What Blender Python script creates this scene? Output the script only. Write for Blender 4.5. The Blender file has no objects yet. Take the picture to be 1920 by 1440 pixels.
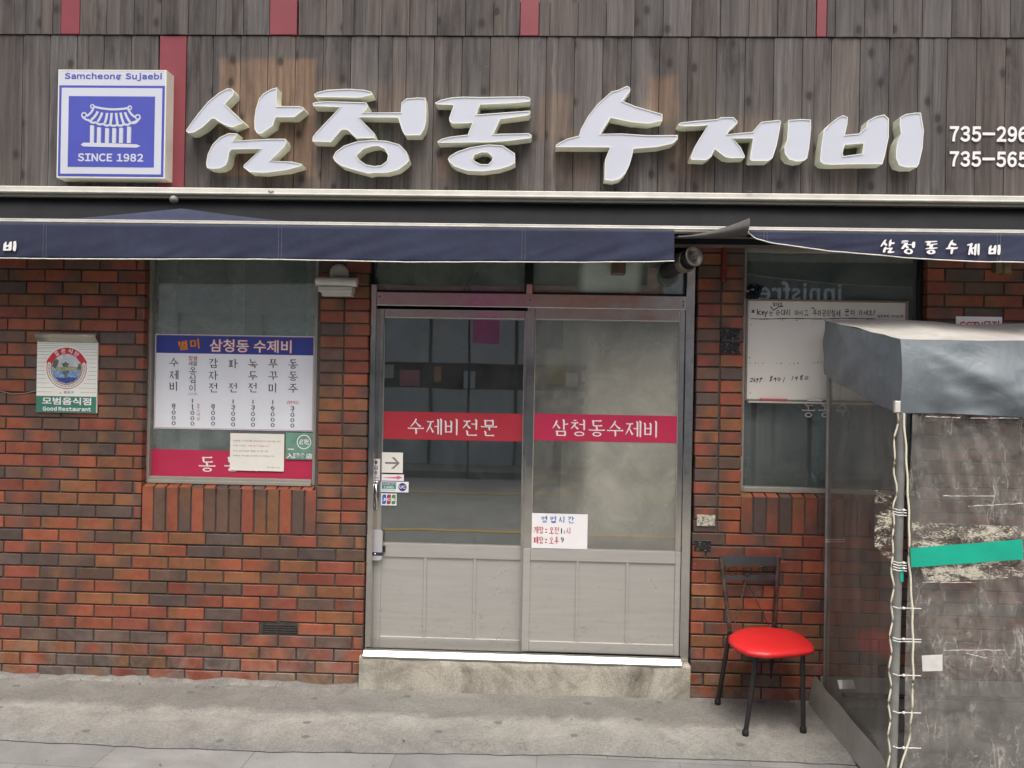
import bpy, bmesh, math, random
from mathutils import Vector, Matrix, noise as mnoise
from mathutils.geometry import tessellate_polygon
random.seed(11)
PI = math.pi
scene = bpy.context.scene
COL = scene.collection

# ------------------------------------------------------------------ camera
YAW, PITCH, ROLL = math.radians(1.95), math.radians(-0.04), math.radians(1.05)
CAM = Vector((0.0, -4.2, 1.63))
FPX = 1493.0                       # focal length in pixels of the 1920 px wide frame
cy, sy, cp, sp, cr, sr = math.cos(YAW), math.sin(YAW), math.cos(PITCH), math.sin(PITCH), math.cos(ROLL), math.sin(ROLL)
FWD = Vector((-sy*cp, cy*cp, sp))
_r0 = Vector((cy, sy, 0)); _d0 = FWD.cross(_r0)
RIGHT = _r0*cr - _d0*sr
DOWN = _d0*cr + _r0*sr
cam_data = bpy.data.cameras.new("camera")
cam_data.sensor_width = 36.0
cam_data.lens = 36.0*FPX/1920.0
cam_data.clip_start = 0.05; cam_data.clip_end = 400
cam = bpy.data.objects.new("camera", cam_data); COL.objects.link(cam)
cam.matrix_world = Matrix(((RIGHT.x, -DOWN.x, -FWD.x, CAM.x), (RIGHT.y, -DOWN.y, -FWD.y, CAM.y),
                           (RIGHT.z, -DOWN.z, -FWD.z, CAM.z), (0, 0, 0, 1)))
scene.camera = cam

# ------------------------------------------------------------------ light: bright overcast
SUN_EL, SUN_AZ = math.radians(66), math.radians(12)      # from the street side, a little to the right
world = bpy.data.worlds.new("World"); scene.world = world; world.use_nodes = True
wn = world.node_tree.nodes; wl = world.node_tree.links
sky = wn.new("ShaderNodeTexSky"); sky.sky_type = 'NISHITA'; sky.sun_disc = False
sky.sun_elevation = SUN_EL; sky.sun_rotation = math.radians(180) - SUN_AZ
sky.air_density = 0.5; sky.dust_density = 8.0; sky.ozone_density = 1.0
wl.new(sky.outputs[0], wn["Background"].inputs[0]); wn["Background"].inputs[1].default_value = 0.15
sun = bpy.data.lights.new("sun", 'SUN'); sun.energy = 1.0; sun.angle = math.radians(36); sun.color = (0.96, 1.0, 0.93)
so = bpy.data.objects.new("sun", sun); COL.objects.link(so)
sdir = Vector((math.sin(SUN_AZ)*math.cos(SUN_EL), -math.cos(SUN_AZ)*math.cos(SUN_EL), math.sin(SUN_EL)))
so.rotation_euler = (-sdir).to_track_quat('-Z', 'Y').to_euler(); so.location = (0, -6, 8)
scene.view_settings.view_transform = 'Standard'; scene.view_settings.look = 'None'
scene.view_settings.exposure = 0.6; scene.view_settings.gamma = 1.0
scene.cycles.use_denoising = True
scene.cycles.transparent_max_bounces = 24; scene.cycles.max_bounces = 10
scene.cycles.caustics_reflective = False; scene.cycles.caustics_refractive = False

# ------------------------------------------------------------------ surveying: a sight line met with a plane of the place
def ray(u, v): return RIGHT*(u-960) + DOWN*(v-720) + FWD*FPX
def W(u, v, Y=0.0):
    d = ray(u, v); t = (Y-CAM.y)/d.y
    return CAM + d*t
def G(u, v, z=0.0):
    d = ray(u, v); t = (z-CAM.z)/d.z
    return CAM + d*t
def X(u, v, Y=0.0): return W(u, v, Y).x
def Z(u, v, Y=0.0): return W(u, v, Y).z
def rect(u0, v0, u1, v1, Y=0.0):
    a = W(u0, v0, Y); b = W(u1, v1, Y)
    return a.x, b.x, b.z, a.z          # x0 x1 z0 z1

# ------------------------------------------------------------------ materials
class NT:
    def __init__(s, name):
        s.m = bpy.data.materials.new(name); s.m.use_nodes = True
        s.n = s.m.node_tree.nodes; s.l = s.m.node_tree.links
        s.b = s.n["Principled BSDF"]; s.out = s.n["Material Output"]
        s.tc = s.n.new("ShaderNodeTexCoord")
    def new(s, t, **kw):
        x = s.n.new(t)
        for k, v in kw.items(): setattr(x, k, v)
        return x
    def link(s, a, b): s.l.new(a, b)
    def coords(s, scale=(1, 1, 1), src=None):
        mp = s.new("ShaderNodeMapping"); mp.inputs["Scale"].default_value = scale
        s.link(src or s.tc.outputs["Object"], mp.inputs[0]); return mp.outputs[0]
    def noise(s, scale, detail=4, rough=.55, vec=None, dist=0):
        x = s.new("ShaderNodeTexNoise"); x.inputs["Scale"].default_value = scale
        x.inputs["Detail"].default_value = detail; x.inputs["Roughness"].default_value = rough
        x.inputs["Distortion"].default_value = dist
        s.link(vec or s.tc.outputs["Object"], x.inputs["Vector"]); return x.outputs["Fac"]
    def ramp(s, fac, stops):
        x = s.new("ShaderNodeValToRGB"); e = x.color_ramp.elements
        while len(e) < len(stops): e.new(.5)
        for el, (p, c) in zip(e, stops):
            el.position = p; el.color = (*c, 1) if len(c) == 3 else c
        s.link(fac, x.inputs[0]); return x.outputs[0]
    def mix(s, a, b, fac, mode='MIX'):
        x = s.new("ShaderNodeMix", data_type='RGBA', blend_type=mode)
        for sock, v in ((x.inputs[0], fac), (x.inputs[6], a), (x.inputs[7], b)):
            if hasattr(v, 'is_linked') or hasattr(v, 'node'): s.link(v, sock)
            elif isinstance(v, (int, float)): sock.default_value = v
            else: sock.default_value = (*v, 1) if len(v) == 3 else v
        return x.outputs[2]
    def math(s, op, a, b=None, clamp=False):
        x = s.new("ShaderNodeMath", operation=op); x.use_clamp = clamp
        for i, v in enumerate((a, b)):
            if v is None: continue
            if isinstance(v, (int, float)): x.inputs[i].default_value = v
            else: s.link(v, x.inputs[i])
        return x.outputs[0]
    def attr(s, name, out="Color"):
        x = s.new("ShaderNodeAttribute"); x.attribute_name = name; return x.outputs[out]
    def bump(s, h, strength=.3, dist=.002):
        x = s.new("ShaderNodeBump"); x.inputs["Strength"].default_value = strength
        x.inputs["Distance"].default_value = dist
        s.link(h, x.inputs["Height"]); s.link(x.outputs[0], s.b.inputs["Normal"]); return x.outputs[0]
    def set(s, **kw):
        names = dict(color="Base Color", rough="Roughness", metal="Metallic", spec="Specular IOR Level", alpha="Alpha",
                     trans="Transmission Weight", ior="IOR", coat="Coat Weight", coatr="Coat Roughness", sheen="Sheen Weight")
        for k, v in kw.items():
            i = s.b.inputs[names[k]]
            if isinstance(v, (int, float)): i.default_value = v
            elif isinstance(v, tuple): i.default_value = (*v, 1) if len(v) == 3 else v
            else: s.link(v, i)
        return s

def plain(name, c, rough=.5, metal=0., var=.12, scale=9., bump=0., bscale=60., spec=.5, coat=0.):
    t = NT(name)
    f = t.noise(scale, 5, .6)
    lo = tuple(v*(1-var) for v in c); hi = tuple(min(1, v*(1+var)) for v in c)
    t.set(color=t.ramp(f, [(.3, lo), (.7, hi)]), metal=metal, spec=spec, coat=coat)
    r = t.noise(scale*2.3, 3)
    mr = t.new("ShaderNodeMapRange"); t.link(r, mr.inputs[0])
    mr.inputs[3].default_value = max(.02, rough-.08); mr.inputs[4].default_value = min(1, rough+.08)
    t.link(mr.outputs[0], t.b.inputs["Roughness"])
    if bump: t.bump(t.noise(bscale, 5, .6), bump, .002)
    return t.m

M = {}
def mat_brick():
    t = NT("flashed_brick")
    c = t.attr("tone")
    fine = t.noise(70, 6, .7); mid = t.noise(16, 4, .6)
    c2 = t.mix(c, (1, 1, 1), 1.0, 'MULTIPLY')
    sh = t.ramp(mid, [(.25, (.78, .76, .74)), (.75, (1.2, 1.18, 1.15))])
    c3 = t.mix(c2, sh, 1.0, 'MULTIPLY')
    speck = t.ramp(fine, [(.30, (.72, .72, .72)), (.5, (1, 1, 1))])
    c4 = t.mix(c3, speck, .5, 'MULTIPLY')
    # whitish salts and splashes near the ground
    sp_ = t.new("ShaderNodeSeparateXYZ"); t.link(t.tc.outputs["Object"], sp_.inputs[0])
    low = t.new("ShaderNodeMapRange"); t.link(sp_.outputs[2], low.inputs[0])
    low.inputs[1].default_value = 0.0; low.inputs[2].default_value = .35; low.inputs[3].default_value = .55; low.inputs[4].default_value = 0.02
    dust = t.ramp(t.noise(7, 7, .7, dist=.6), [(.42, (0, 0, 0)), (.72, (1, 1, 1))])
    f = t.math('MULTIPLY', low.outputs[0], dust)
    grime = t.ramp(t.noise(1.6, 7, .7, dist=1.0), [(.34, (.62, .61, .60)), (.6, (1, 1, 1))])
    c5 = t.mix(t.mix(c4, grime, .8, 'MULTIPLY'), (.36, .33, .29), f)
    chip = t.ramp(t.noise(33, 3, .6, dist=.5), [(.73, (0, 0, 0)), (.75, (1, 1, 1))])
    c5 = t.mix(c5, (.33, .27, .23), t.math('MULTIPLY', chip, .5))
    t.set(color=c5, spec=.45)
    t.set(rough=t.ramp(fine, [(.3, (.42, .42, .42)), (.7, (.68, .68, .68))]))
    t.bump(t.noise(120, 6, .7), .35, .0015)
    return t.m
def mat_wood():
    t = NT("weathered_plank")
    pl = t.attr("plank", "Vector")                    # per plank random offset
    off = t.new("ShaderNodeVectorMath", operation='SCALE'); off.inputs[3].default_value = 13.0; t.link(pl, off.inputs[0])
    add = t.new("ShaderNodeVectorMath", operation='ADD'); t.link(t.tc.outputs["Object"], add.inputs[0]); t.link(off.outputs[0], add.inputs[1])
    vec = add.outputs[0]
    # knots: sparse cells, stretched along the plank
    kv = t.coords((7, 1, 4.6), vec)
    vo = t.new("ShaderNodeTexVoronoi"); vo.voronoi_dimensions = '2D'; vo.inputs["Scale"].default_value = 1.0; vo.inputs["Randomness"].default_value = 1.0
    sx_ = t.new("ShaderNodeSeparateXYZ"); t.link(kv, sx_.inputs[0]); cx2 = t.new("ShaderNodeCombineXYZ"); t.link(sx_.outputs[0], cx2.inputs[0]); t.link(sx_.outputs[2], cx2.inputs[1])
    t.link(cx2.outputs[0], vo.inputs["Vector"])
    d = vo.outputs["Distance"]
    # grain bends round the knots
    bend = t.math('MULTIPLY', t.math('POWER', t.math('SUBTRACT', 1.0, t.math('MULTIPLY', d, 1.7), True), 3.0),   .010)
    cmb = t.new("ShaderNodeCombineXYZ"); t.link(bend, cmb.inputs[0])
    ad2 = t.new("ShaderNodeVectorMath", operation='ADD'); t.link(vec, ad2.inputs[0]); t.link(cmb.outputs[0], ad2.inputs[1])
    g1 = t.noise(1.0, 6, .7, t.coords((110, 5, 3.0), ad2.outputs[0]), .25)
    g2 = t.noise(1.0, 6, .65, t.coords((34, 4, 1.0), ad2.outputs[0]), .35)
    g3 = t.noise(1.0, 5, .6, t.coords((9, 4, 2.2), vec), .4)
    base = t.ramp(g2, [(.28, (.062, .056, .053)), (.5, (.101, .092, .088)), (.74, (.150, .139, .133))])
    orange = t.ramp(g2, [(.28, (.135, .086, .058)), (.55, (.215, .146, .098)), (.75, (.29, .21, .15))])
    tint = t.attr("tint")
    base = t.mix(base, tint, 1.0, 'MULTIPLY')
    patch = t.attr("patch", "Fac")
    edge = t.math('MULTIPLY', patch, t.ramp(t.noise(7, 5, .65, vec), [(.3, (.6, .6, .6)), (.6, (1, 1, 1))]))
    c = t.mix(base, orange, edge)
    c = t.mix(c, t.ramp(g1, [(.3, (.62, .62, .63)), (.52, (1, 1, 1)), (.75, (1.3, 1.28, 1.25))]), .85, 'MULTIPLY')
    c = t.mix(c, t.ramp(g3, [(.33, (.52, .52, .54)), (.46, (.95, .95, .95)), (.7, (1.14, 1.14, 1.14))]), .95, 'MULTIPLY')
    kn = t.ramp(d, [(.07, (1, 1, 1)), (.12, (.35, .35, .35)), (.2, (0, 0, 0))])
    pick = t.new("ShaderNodeSeparateColor"); t.link(vo.outputs["Color"], pick.inputs[0])
    on = t.math('GREATER_THAN', pick.outputs[0], .5)
    c = t.mix(c, (.028, .024, .022), t.math('MULTIPLY', t.math('MULTIPLY', kn, on), .8))
    # pale scuffs
    sc = t.ramp(t.noise(1.0, 7, .75, t.coords((30, 5, 14), vec), 1.4), [(.66, (0, 0, 0)), (.74, (1, 1, 1))])
    c = t.mix(c, (.34, .32, .30), t.math('MULTIPLY', sc, .35))
    t.set(color=c, rough=.78, spec=.3)
    t.bump(g1, .5, .003)
    return t.m
def mat_concrete(name, c0, c1, scale=5., blot=.5, fine=150, bumps=.5, stain=(.11, .10, .08)):
    t = NT(name)
    a = t.noise(scale, 8, .65, dist=.5); b = t.noise(fine, 4, .6); s = t.noise(scale*.55, 6, .7, dist=1.2)
    c = t.ramp(a, [(.3, c0), (.7, c1)])
    c = t.mix(c, t.ramp(b, [(.25, (.6, .6, .6)), (.5, (1, 1, 1)), (.78, (1.3, 1.3, 1.3))]), .7, 'MULTIPLY')
    c = t.mix(c, stain, t.math('MULTIPLY', t.ramp(s, [(.47, (0, 0, 0)), (.68, (1, 1, 1))]), blot))
    t.set(color=c, rough=.85, spec=.25)
    t.bump(b, bumps, .004)
    return t.m
def mat_steel(name, c=(.62, .61, .58), rough=.13, wave=.25, wscale=3.2):
    t = NT(name)
    n = t.noise(1.0, 2, .5, t.coords((wscale, wscale, wscale*.55)), .5)
    sm = t.noise(30, 6, .6)
    t.set(color=t.ramp(sm, [(.3, tuple(v*.9 for v in c)), (.7, c)]), metal=1.0)
    t.set(rough=t.ramp(t.noise(11, 5, .7), [(.35, (rough,)*3), (.75, (rough+.14,)*3)]))
    t.bump(n, wave, .02)
    return t.m
def mat_glass(name, tint=(.75, .8, .78), refl=.13, dust=.03, dust_patch_col=(.35, .36, .34), wave=.02, film=None):
    t = NT(name)
    tr = t.new("ShaderNodeBsdfTransparent"); tr.inputs[0].default_value = (*tint, 1)
    gl = t.new("ShaderNodeBsdfAnisotropic" if False else "ShaderNodeBsdfGlossy"); gl.inputs["Roughness"].default_value = .012
    gl.inputs["Color"].default_value = (.95, .97, .96, 1)
    bp = t.new("ShaderNodeBump"); bp.inputs["Strength"].default_value = wave; bp.inputs["Distance"].default_value = .02
    t.link(t.noise(2.2, 2, .4), bp.inputs["Height"]); t.link(bp.outputs[0], gl.inputs["Normal"])
    lw = t.new("ShaderNodeFresnel"); lw.inputs[0].default_value = 1.5
    f = t.math('ADD', t.math('MULTIPLY', lw.outputs[0], .9), refl, True)
    mx = t.new("ShaderNodeMixShader"); t.link(f, mx.inputs[0]); t.link(tr.outputs[0], mx.inputs[1]); t.link(gl.outputs[0], mx.inputs[2])
    df = t.new("ShaderNodeBsdfDiffuse"); df.inputs[0].default_value = (*dust_patch_col, 1)
    m2 = t.new("ShaderNodeMixShader")
    dn = t.math('MULTIPLY', t.ramp(t.noise(5, 6, .7, dist=.8), [(.3, (.3, .3, .3)), (.75, (1.6, 1.6, 1.6))]), dust)
    if film:            # hazy pale patch painted in to brighten part of the pane: centre x, z and half sizes of its extent
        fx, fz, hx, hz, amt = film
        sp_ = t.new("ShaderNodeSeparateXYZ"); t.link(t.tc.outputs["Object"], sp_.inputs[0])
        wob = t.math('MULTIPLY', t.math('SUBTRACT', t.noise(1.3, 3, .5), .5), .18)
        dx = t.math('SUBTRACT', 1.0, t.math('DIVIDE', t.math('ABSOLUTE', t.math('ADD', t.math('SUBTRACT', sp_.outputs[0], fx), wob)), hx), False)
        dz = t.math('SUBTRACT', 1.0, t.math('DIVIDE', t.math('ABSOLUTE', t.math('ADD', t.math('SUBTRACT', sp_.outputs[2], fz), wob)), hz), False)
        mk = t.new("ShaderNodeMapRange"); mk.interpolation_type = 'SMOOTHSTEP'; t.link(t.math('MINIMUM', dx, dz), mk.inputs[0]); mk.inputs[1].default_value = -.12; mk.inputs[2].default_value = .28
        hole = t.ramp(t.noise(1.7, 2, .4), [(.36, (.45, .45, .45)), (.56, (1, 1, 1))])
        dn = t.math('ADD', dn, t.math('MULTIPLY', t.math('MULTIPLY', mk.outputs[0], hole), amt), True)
    t.link(dn, m2.inputs[0]); t.link(mx.outputs[0], m2.inputs[1]); t.link(df.outputs[0], m2.inputs[2])
    t.link(m2.outputs[0], t.out.inputs[0])
    return t.m
def mat_vinyl(name, base=.10, scuff=.55, col=(.55, .53, .48), sscale=(1, 1, 1), vert=False):
    t = NT(name)
    tr = t.new("ShaderNodeBsdfTransparent"); tr.inputs[0].default_value = (.88, .87, .84, 1)
    df = t.new("ShaderNodeBsdfDiffuse"); df.inputs[0].default_value = (*col, 1)
    gl = t.new("ShaderNodeBsdfGlossy"); gl.inputs["Roughness"].default_value = .16
    v = t.coords(sscale)
    def wires(scale, wid, rot, st, seed):
        mp = t.new("ShaderNodeMapping"); mp.inputs["Rotation"].default_value = (0, rot, 0); mp.inputs["Scale"].default_value = (1, 1, st); mp.inputs["Location"].default_value = (seed, seed*.7, 0); t.link(v, mp.inputs[0])
        n_ = t.noise(scale, 3, .55, mp.outputs[0], .25)
        return t.ramp(t.math('ABSOLUTE', t.math('SUBTRACT', n_, .5)), [(0.0, (1, 1, 1)), (wid, (.5, .5, .5)), (wid*2.2, (0, 0, 0))])
    lines = t.math('ADD', t.math('ADD', t.math('MULTIPLY', wires(7, .005, .45, .25, 0), .8), t.math('MULTIPLY', wires(16, .010, .35, .4, 4.1), .5)), t.math('MULTIPLY', wires(40, .03, -.2, .9, 9.3), .35), True)
    region = t.ramp(t.noise(4.5, 5, .65, v, .6), [(.40, (0, 0, 0)), (.60, (1, 1, 1))])
    film = t.ramp(t.noise(9, 6, .7, v, .5), [(.3, (.35, .35, .35)), (.7, (1.25, 1.25, 1.25))])
    f = t.math('ADD', t.math('MULTIPLY', t.math('MULTIPLY', lines, region), scuff), t.math('MULTIPLY', film, base), True)
    m1 = t.new("ShaderNodeMixShader"); t.link(f, m1.inputs[0]); t.link(tr.outputs[0], m1.inputs[1]); t.link(df.outputs[0], m1.inputs[2])
    lw = t.new("ShaderNodeFresnel"); lw.inputs[0].default_value = 1.45
    m2 = t.new("ShaderNodeMixShader"); t.link(t.math('ADD', t.math('MULTIPLY', lw.outputs[0], .8), .03, True), m2.inputs[0])
    t.link(m1.outputs[0], m2.inputs[1]); t.link(gl.outputs[0], m2.inputs[2])
    bp = t.new("ShaderNodeBump"); bp.inputs["Strength"].default_value = .35; bp.inputs["Distance"].default_value = .01
    t.link(t.noise(14, 5, .6, v, 1.0), bp.inputs["Height"]); t.link(bp.outputs[0], gl.inputs["Normal"])
    t.link(m2.outputs[0], t.out.inputs[0])
    return t.m
def mat_residue(name, c=(.62, .59, .48)):
    t = NT(name)
    v = t.coords((1, 1, 2.2))
    n = t.noise(42, 8, .8, v, 2.2); k = t.noise(9, 4, .6, v, .6)
    a = t.ramp(t.math('ADD', t.math('MULTIPLY', n, .6), t.math('MULTIPLY', k, .4)), [(.522, (0, 0, 0)), (.535, (1, 1, 1))])
    t.set(color=t.ramp(n, [(.3, tuple(x*.7 for x in c)), (.7, c)]), rough=.8, alpha=a)
    return t.m
def mat_cloth(name, c, rough=.8, weave=500, var=.16, sheen=0., fold=.0):
    t = NT(name)
    f = t.noise(6, 6, .65, dist=.4); g = t.noise(1.0, 3, .6, t.coords((weave, weave, 60)))
    lo = tuple(x*(1-var) for x in c); hi = tuple(x*(1+var) for x in c)
    cc = t.ramp(f, [(.3, lo), (.7, hi)])
    cc = t.mix(cc, t.ramp(g, [(.3, (.85, .85, .85)), (.7, (1.12, 1.12, 1.12))]), .7, 'MULTIPLY')
    scr = t.ramp(t.noise(1.0, 8, .8, t.coords((9, 9, 50)), 1.0), [(.70, (0, 0, 0)), (.76, (1, 1, 1))])
    cc = t.mix(cc, tuple(min(1, x*2.4+.03) for x in c), t.math('MULTIPLY', scr, .25))
    t.set(color=cc, rough=rough, spec=.3, sheen=sheen)
    t.bump(t.noise(7, 4, .5, dist=.6), .4+fold, .014)
    return t.m
def mat_ground():
    t = NT("pavement_stone")
    br = t.new("ShaderNodeTexBrick"); br.offset = .5
    v = t.new("ShaderNodeMapping"); v.inputs["Rotation"].default_value = (0, 0, math.radians(2)); t.link(t.tc.outputs["Object"], v.inputs[0])
    t.link(v.outputs[0], br.inputs["Vector"])
    br.inputs["Scale"].default_value = 1.0; br.inputs["Brick Width"].default_value = .62; br.inputs["Row Height"].default_value = .31
    br.inputs["Mortar Size"].default_value = .003; br.inputs["Color1"].default_value = (.205, .208, .208, 1)
    br.inputs["Color2"].default_value = (.235, .237, .236, 1); br.inputs["Mortar"].default_value = (.155, .155, .15, 1)
    sp_ = t.noise(260, 3, .6); bl = t.noise(3.2, 7, .65, dist=.6)
    c = t.mix(br.outputs[0], t.ramp(sp_, [(.3, (.72, .72, .72)), (.7, (1.22, 1.22, 1.22))]), .8, 'MULTIPLY')
    c = t.mix(c, t.ramp(bl, [(.3, (.74, .73, .71)), (.7, (1.12, 1.12, 1.1))]), .9, 'MULTIPLY')
    t.set(color=c, rough=.8, spec=.3); t.bump(sp_, .3, .002)
    return t.m

M['brick'] = mat_brick()
M['mortar'] = mat_concrete("dark_mortar", (.050, .045, .040), (.10, .092, .082), 9, .2, 160, .4)
M['wood'] = mat_wood()
M['red_board'] = plain("red_board", (.215, .040, .052), .55, var=.07, scale=5, bump=.1)
def mat_apron():
    t = NT("apron_concrete")
    a = t.noise(4.0, 8, .68, dist=.7); b = t.noise(150, 4, .65); gr = t.noise(60, 6, .75)
    sp_ = t.new("ShaderNodeSeparateXYZ"); t.link(t.tc.outputs["Object"], sp_.inputs[0])
    wob = t.math('MULTIPLY', t.math('SUBTRACT', t.noise(2.2, 6, .65, dist=.8), .5), .34)
    yy = t.math('ADD', sp_.outputs[1], wob)          # a smoother trowelled strip by the wall, a rough worn band, then a grey edge
    mr = t.new("ShaderNodeMapRange"); t.link(yy, mr.inputs[0]); mr.inputs[1].default_value = -.5; mr.inputs[2].default_value = .5
    c = t.ramp(mr.outputs[0], [(.05, (.170, .171, .166)), (.18, (.215, .214, .200)), (.42, (.275, .272, .25)), (.50, (.175, .173, .162)), (.70, (.188, .186, .172)), (.85, (.25, .245, .225))])
    c = t.mix(c, t.ramp(a, [(.3, (.78, .78, .77)), (.7, (1.18, 1.18, 1.17))]), 1.0, 'MULTIPLY')
    c = t.mix(c, t.ramp(b, [(.28, (.62, .62, .62)), (.5, (1, 1, 1)), (.75, (1.3, 1.3, 1.3))]), .8, 'MULTIPLY')
    c = t.mix(c, t.ramp(gr, [(.3, (.75, .75, .75)), (.55, (1.05, 1.05, 1.05)), (.8, (1.25, 1.25, 1.25))]), .8, 'MULTIPLY')
    c = t.mix(c, (.14, .135, .12), t.math('MULTIPLY', t.ramp(t.noise(2.6, 7, .72, dist=1.4), [(.54, (0, 0, 0)), (.70, (1, 1, 1))]), .45))
    vo = t.new("ShaderNodeTexVoronoi"); vo.voronoi_dimensions = '2D'; vo.inputs["Scale"].default_value = 1.0
    t.link(t.coords((3.1, 3.6, 1)), vo.inputs["Vector"])
    pk = t.new("ShaderNodeSeparateColor"); t.link(vo.outputs["Color"], pk.inputs[0])
    dd = t.math('ADD', vo.outputs["Distance"], t.math('MULTIPLY', t.math('SUBTRACT', t.noise(30, 3), .5), .07))
    gm = t.math('MULTIPLY', t.ramp(dd, [(.045, (1, 1, 1)), (.075, (0, 0, 0))]), t.math('GREATER_THAN', pk.outputs[0], .45))
    c = t.mix(c, (.10, .097, .092), t.math('MULTIPLY', gm, .75))
    ck = t.ramp(t.math('ABSOLUTE', t.math('SUBTRACT', t.noise(1.3, 5, .6, dist=.4), .5)), [(.0, (1, 1, 1)), (.0035, (0, 0, 0))])
    c = t.mix(c, (.10, .097, .09), t.math('MULTIPLY', ck, .55))
    t.set(color=c, rough=.85, spec=.25); t.bump(gr, .6, .006)
    return t.m
M['apron'] = mat_apron()
M['step'] = mat_concrete("step_concrete", (.33, .315, .265), (.50, .48, .41), 5.0, .85, 130, .7, (.13, .118, .092))
M['pavement'] = mat_ground()
M['steel'] = mat_steel("polished_steel", (.60, .585, .55), .10, .35, 3.0)
M['steel_dull'] = mat_steel("brushed_steel", (.62, .605, .56), .42, .10, 2.0)
M['sill_steel'] = mat_steel('sill_steel', (.44, .44, .425), .30, .06, 2.0)
M['chrome'] = mat_steel("chrome", (.8, .8, .8), .08, .05, 4)
def mat_panel():
    t = NT("door_panel_metal")
    c = t.ramp(t.noise(1.0, 5, .6, t.coords((3, 3, 40))), [(.3, (.49, .488, .455)), (.7, (.555, .552, .515))])
    sp_ = t.new("ShaderNodeSeparateXYZ"); t.link(t.tc.outputs["Object"], sp_.inputs[0])
    mr = t.new("ShaderNodeMapRange"); t.link(sp_.outputs[2], mr.inputs[0]); mr.inputs[1].default_value = .22; mr.inputs[2].default_value = .62; mr.inputs[3].default_value = .8; mr.inputs[4].default_value = .15
    scf = t.ramp(t.noise(1.0, 7, .75, t.coords((10, 10, 26)), 1.2), [(.55, (0, 0, 0)), (.68, (1, 1, 1))])
    c = t.mix(c, (.20, .19, .165), t.math('MULTIPLY', t.math('MULTIPLY', scf, mr.outputs[0]), .55))
    t.set(color=c, metal=.45, rough=t.ramp(t.noise(8, 5, .7), [(.3, (.26, .26, .26)), (.7, (.42, .42, .42))]))
    t.bump(t.noise(2.6, 3, .5, dist=.4), .22, .03); return t.m
M['panel'] = mat_panel()
M['dark_metal'] = plain("dark_metal", (.018, .018, .020), .45, 0, .25, 20)
M['black_frame'] = plain("black_frame", (.010, .010, .012), .35, 0, .2, 12)
M['glass_l'] = mat_glass("tinted_glass", (.50, .56, .54), .20, .16, (.17, .19, .178))
M['glass_r'] = mat_glass("hazy_glass", (.88, .89, .86), .10, .20, (.54, .54, .455), film=(X(1182, 810, .05), Z(1160, 815, .05), .27, .58, .38))  # pale patch painted into the pane to lift the dim curtain area
M['glass_w'] = mat_glass("window_glass", (.90, .96, .93), .10, .32, (.40, .45, .42))
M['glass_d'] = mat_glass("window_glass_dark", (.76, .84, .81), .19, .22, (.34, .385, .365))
M['glass_t'] = mat_glass("transom_glass", (.90, .96, .93), .09, .16, (.84, .95, .87), film=(X(1146, 520, .07), 2.2, .17, .9, .72))  # greenish patch paints the glow of a lit ceiling into this pane
M['frame_beige'] = plain("window_frame_beige", (.36, .345, .30), .45, .3, .08, 10)
M['frame_white'] = plain("sash_white", (.82, .83, .78), .5, 0, .06, 8)
M['frosted'] = plain("frosted_pane", (.46, .57, .53), .35, 0, .12, 2.0)
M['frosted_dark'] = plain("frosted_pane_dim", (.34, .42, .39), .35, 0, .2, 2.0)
M['interior'] = plain("interior_wall", (.50, .48, .42), .8, 0, .15, 2)
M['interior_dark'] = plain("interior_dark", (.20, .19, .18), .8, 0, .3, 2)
M['curtain'] = mat_cloth("beige_curtain", (.78, .76, .66), .9, 200, .10)
M['face'] = plain("letter_face", (.56, .60, .68), .35, 0, .03, 3, spec=.5)
M['return'] = plain("letter_return", (.74, .76, .64), .45, 0, .08, 8)
M['trim'] = plain("letter_trim", (.74, .76, .70), .4, 0, .04, 8)
M['sign_white'] = plain("sign_white", (.58, .62, .69), .35, 0, .03, 4)
M['sign_blue'] = plain("sign_blue", (.070, .088, .43), .4, 0, .05, 5)
M['sign_side'] = plain("sign_side", (.68, .67, .58), .45, 0, .06, 8)
M['white_paint'] = plain("white_paint", (.80, .80, .80), .5, 0, .04, 8)
M['rail'] = plain("white_rail", (.62, .62, .56), .4, .05, .12, 7, .05)
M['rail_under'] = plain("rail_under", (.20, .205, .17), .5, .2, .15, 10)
M['bar'] = plain("awning_bar", (.66, .66, .60), .32, .35, .14, 7)
M['navy'] = mat_cloth("navy_canvas", (.029, .036, .069), .85, 420, .16, 0.05)
M['recess_shade'] = mat_cloth("recess_shade_canvas", (.013, .014, .016), .9, 420, .2)  # near-black tone paints the shade of the awning recess onto the cloth
M['navy_back'] = mat_cloth("canvas_back", (.085, .085, .082), .9, 420, .2)
M['thread'] = plain("thread", (.22, .23, .27), .8, 0, .1, 30)
M['hem'] = plain("hem_white", (.70, .70, .64), .7, 0, .15, 25)
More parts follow.
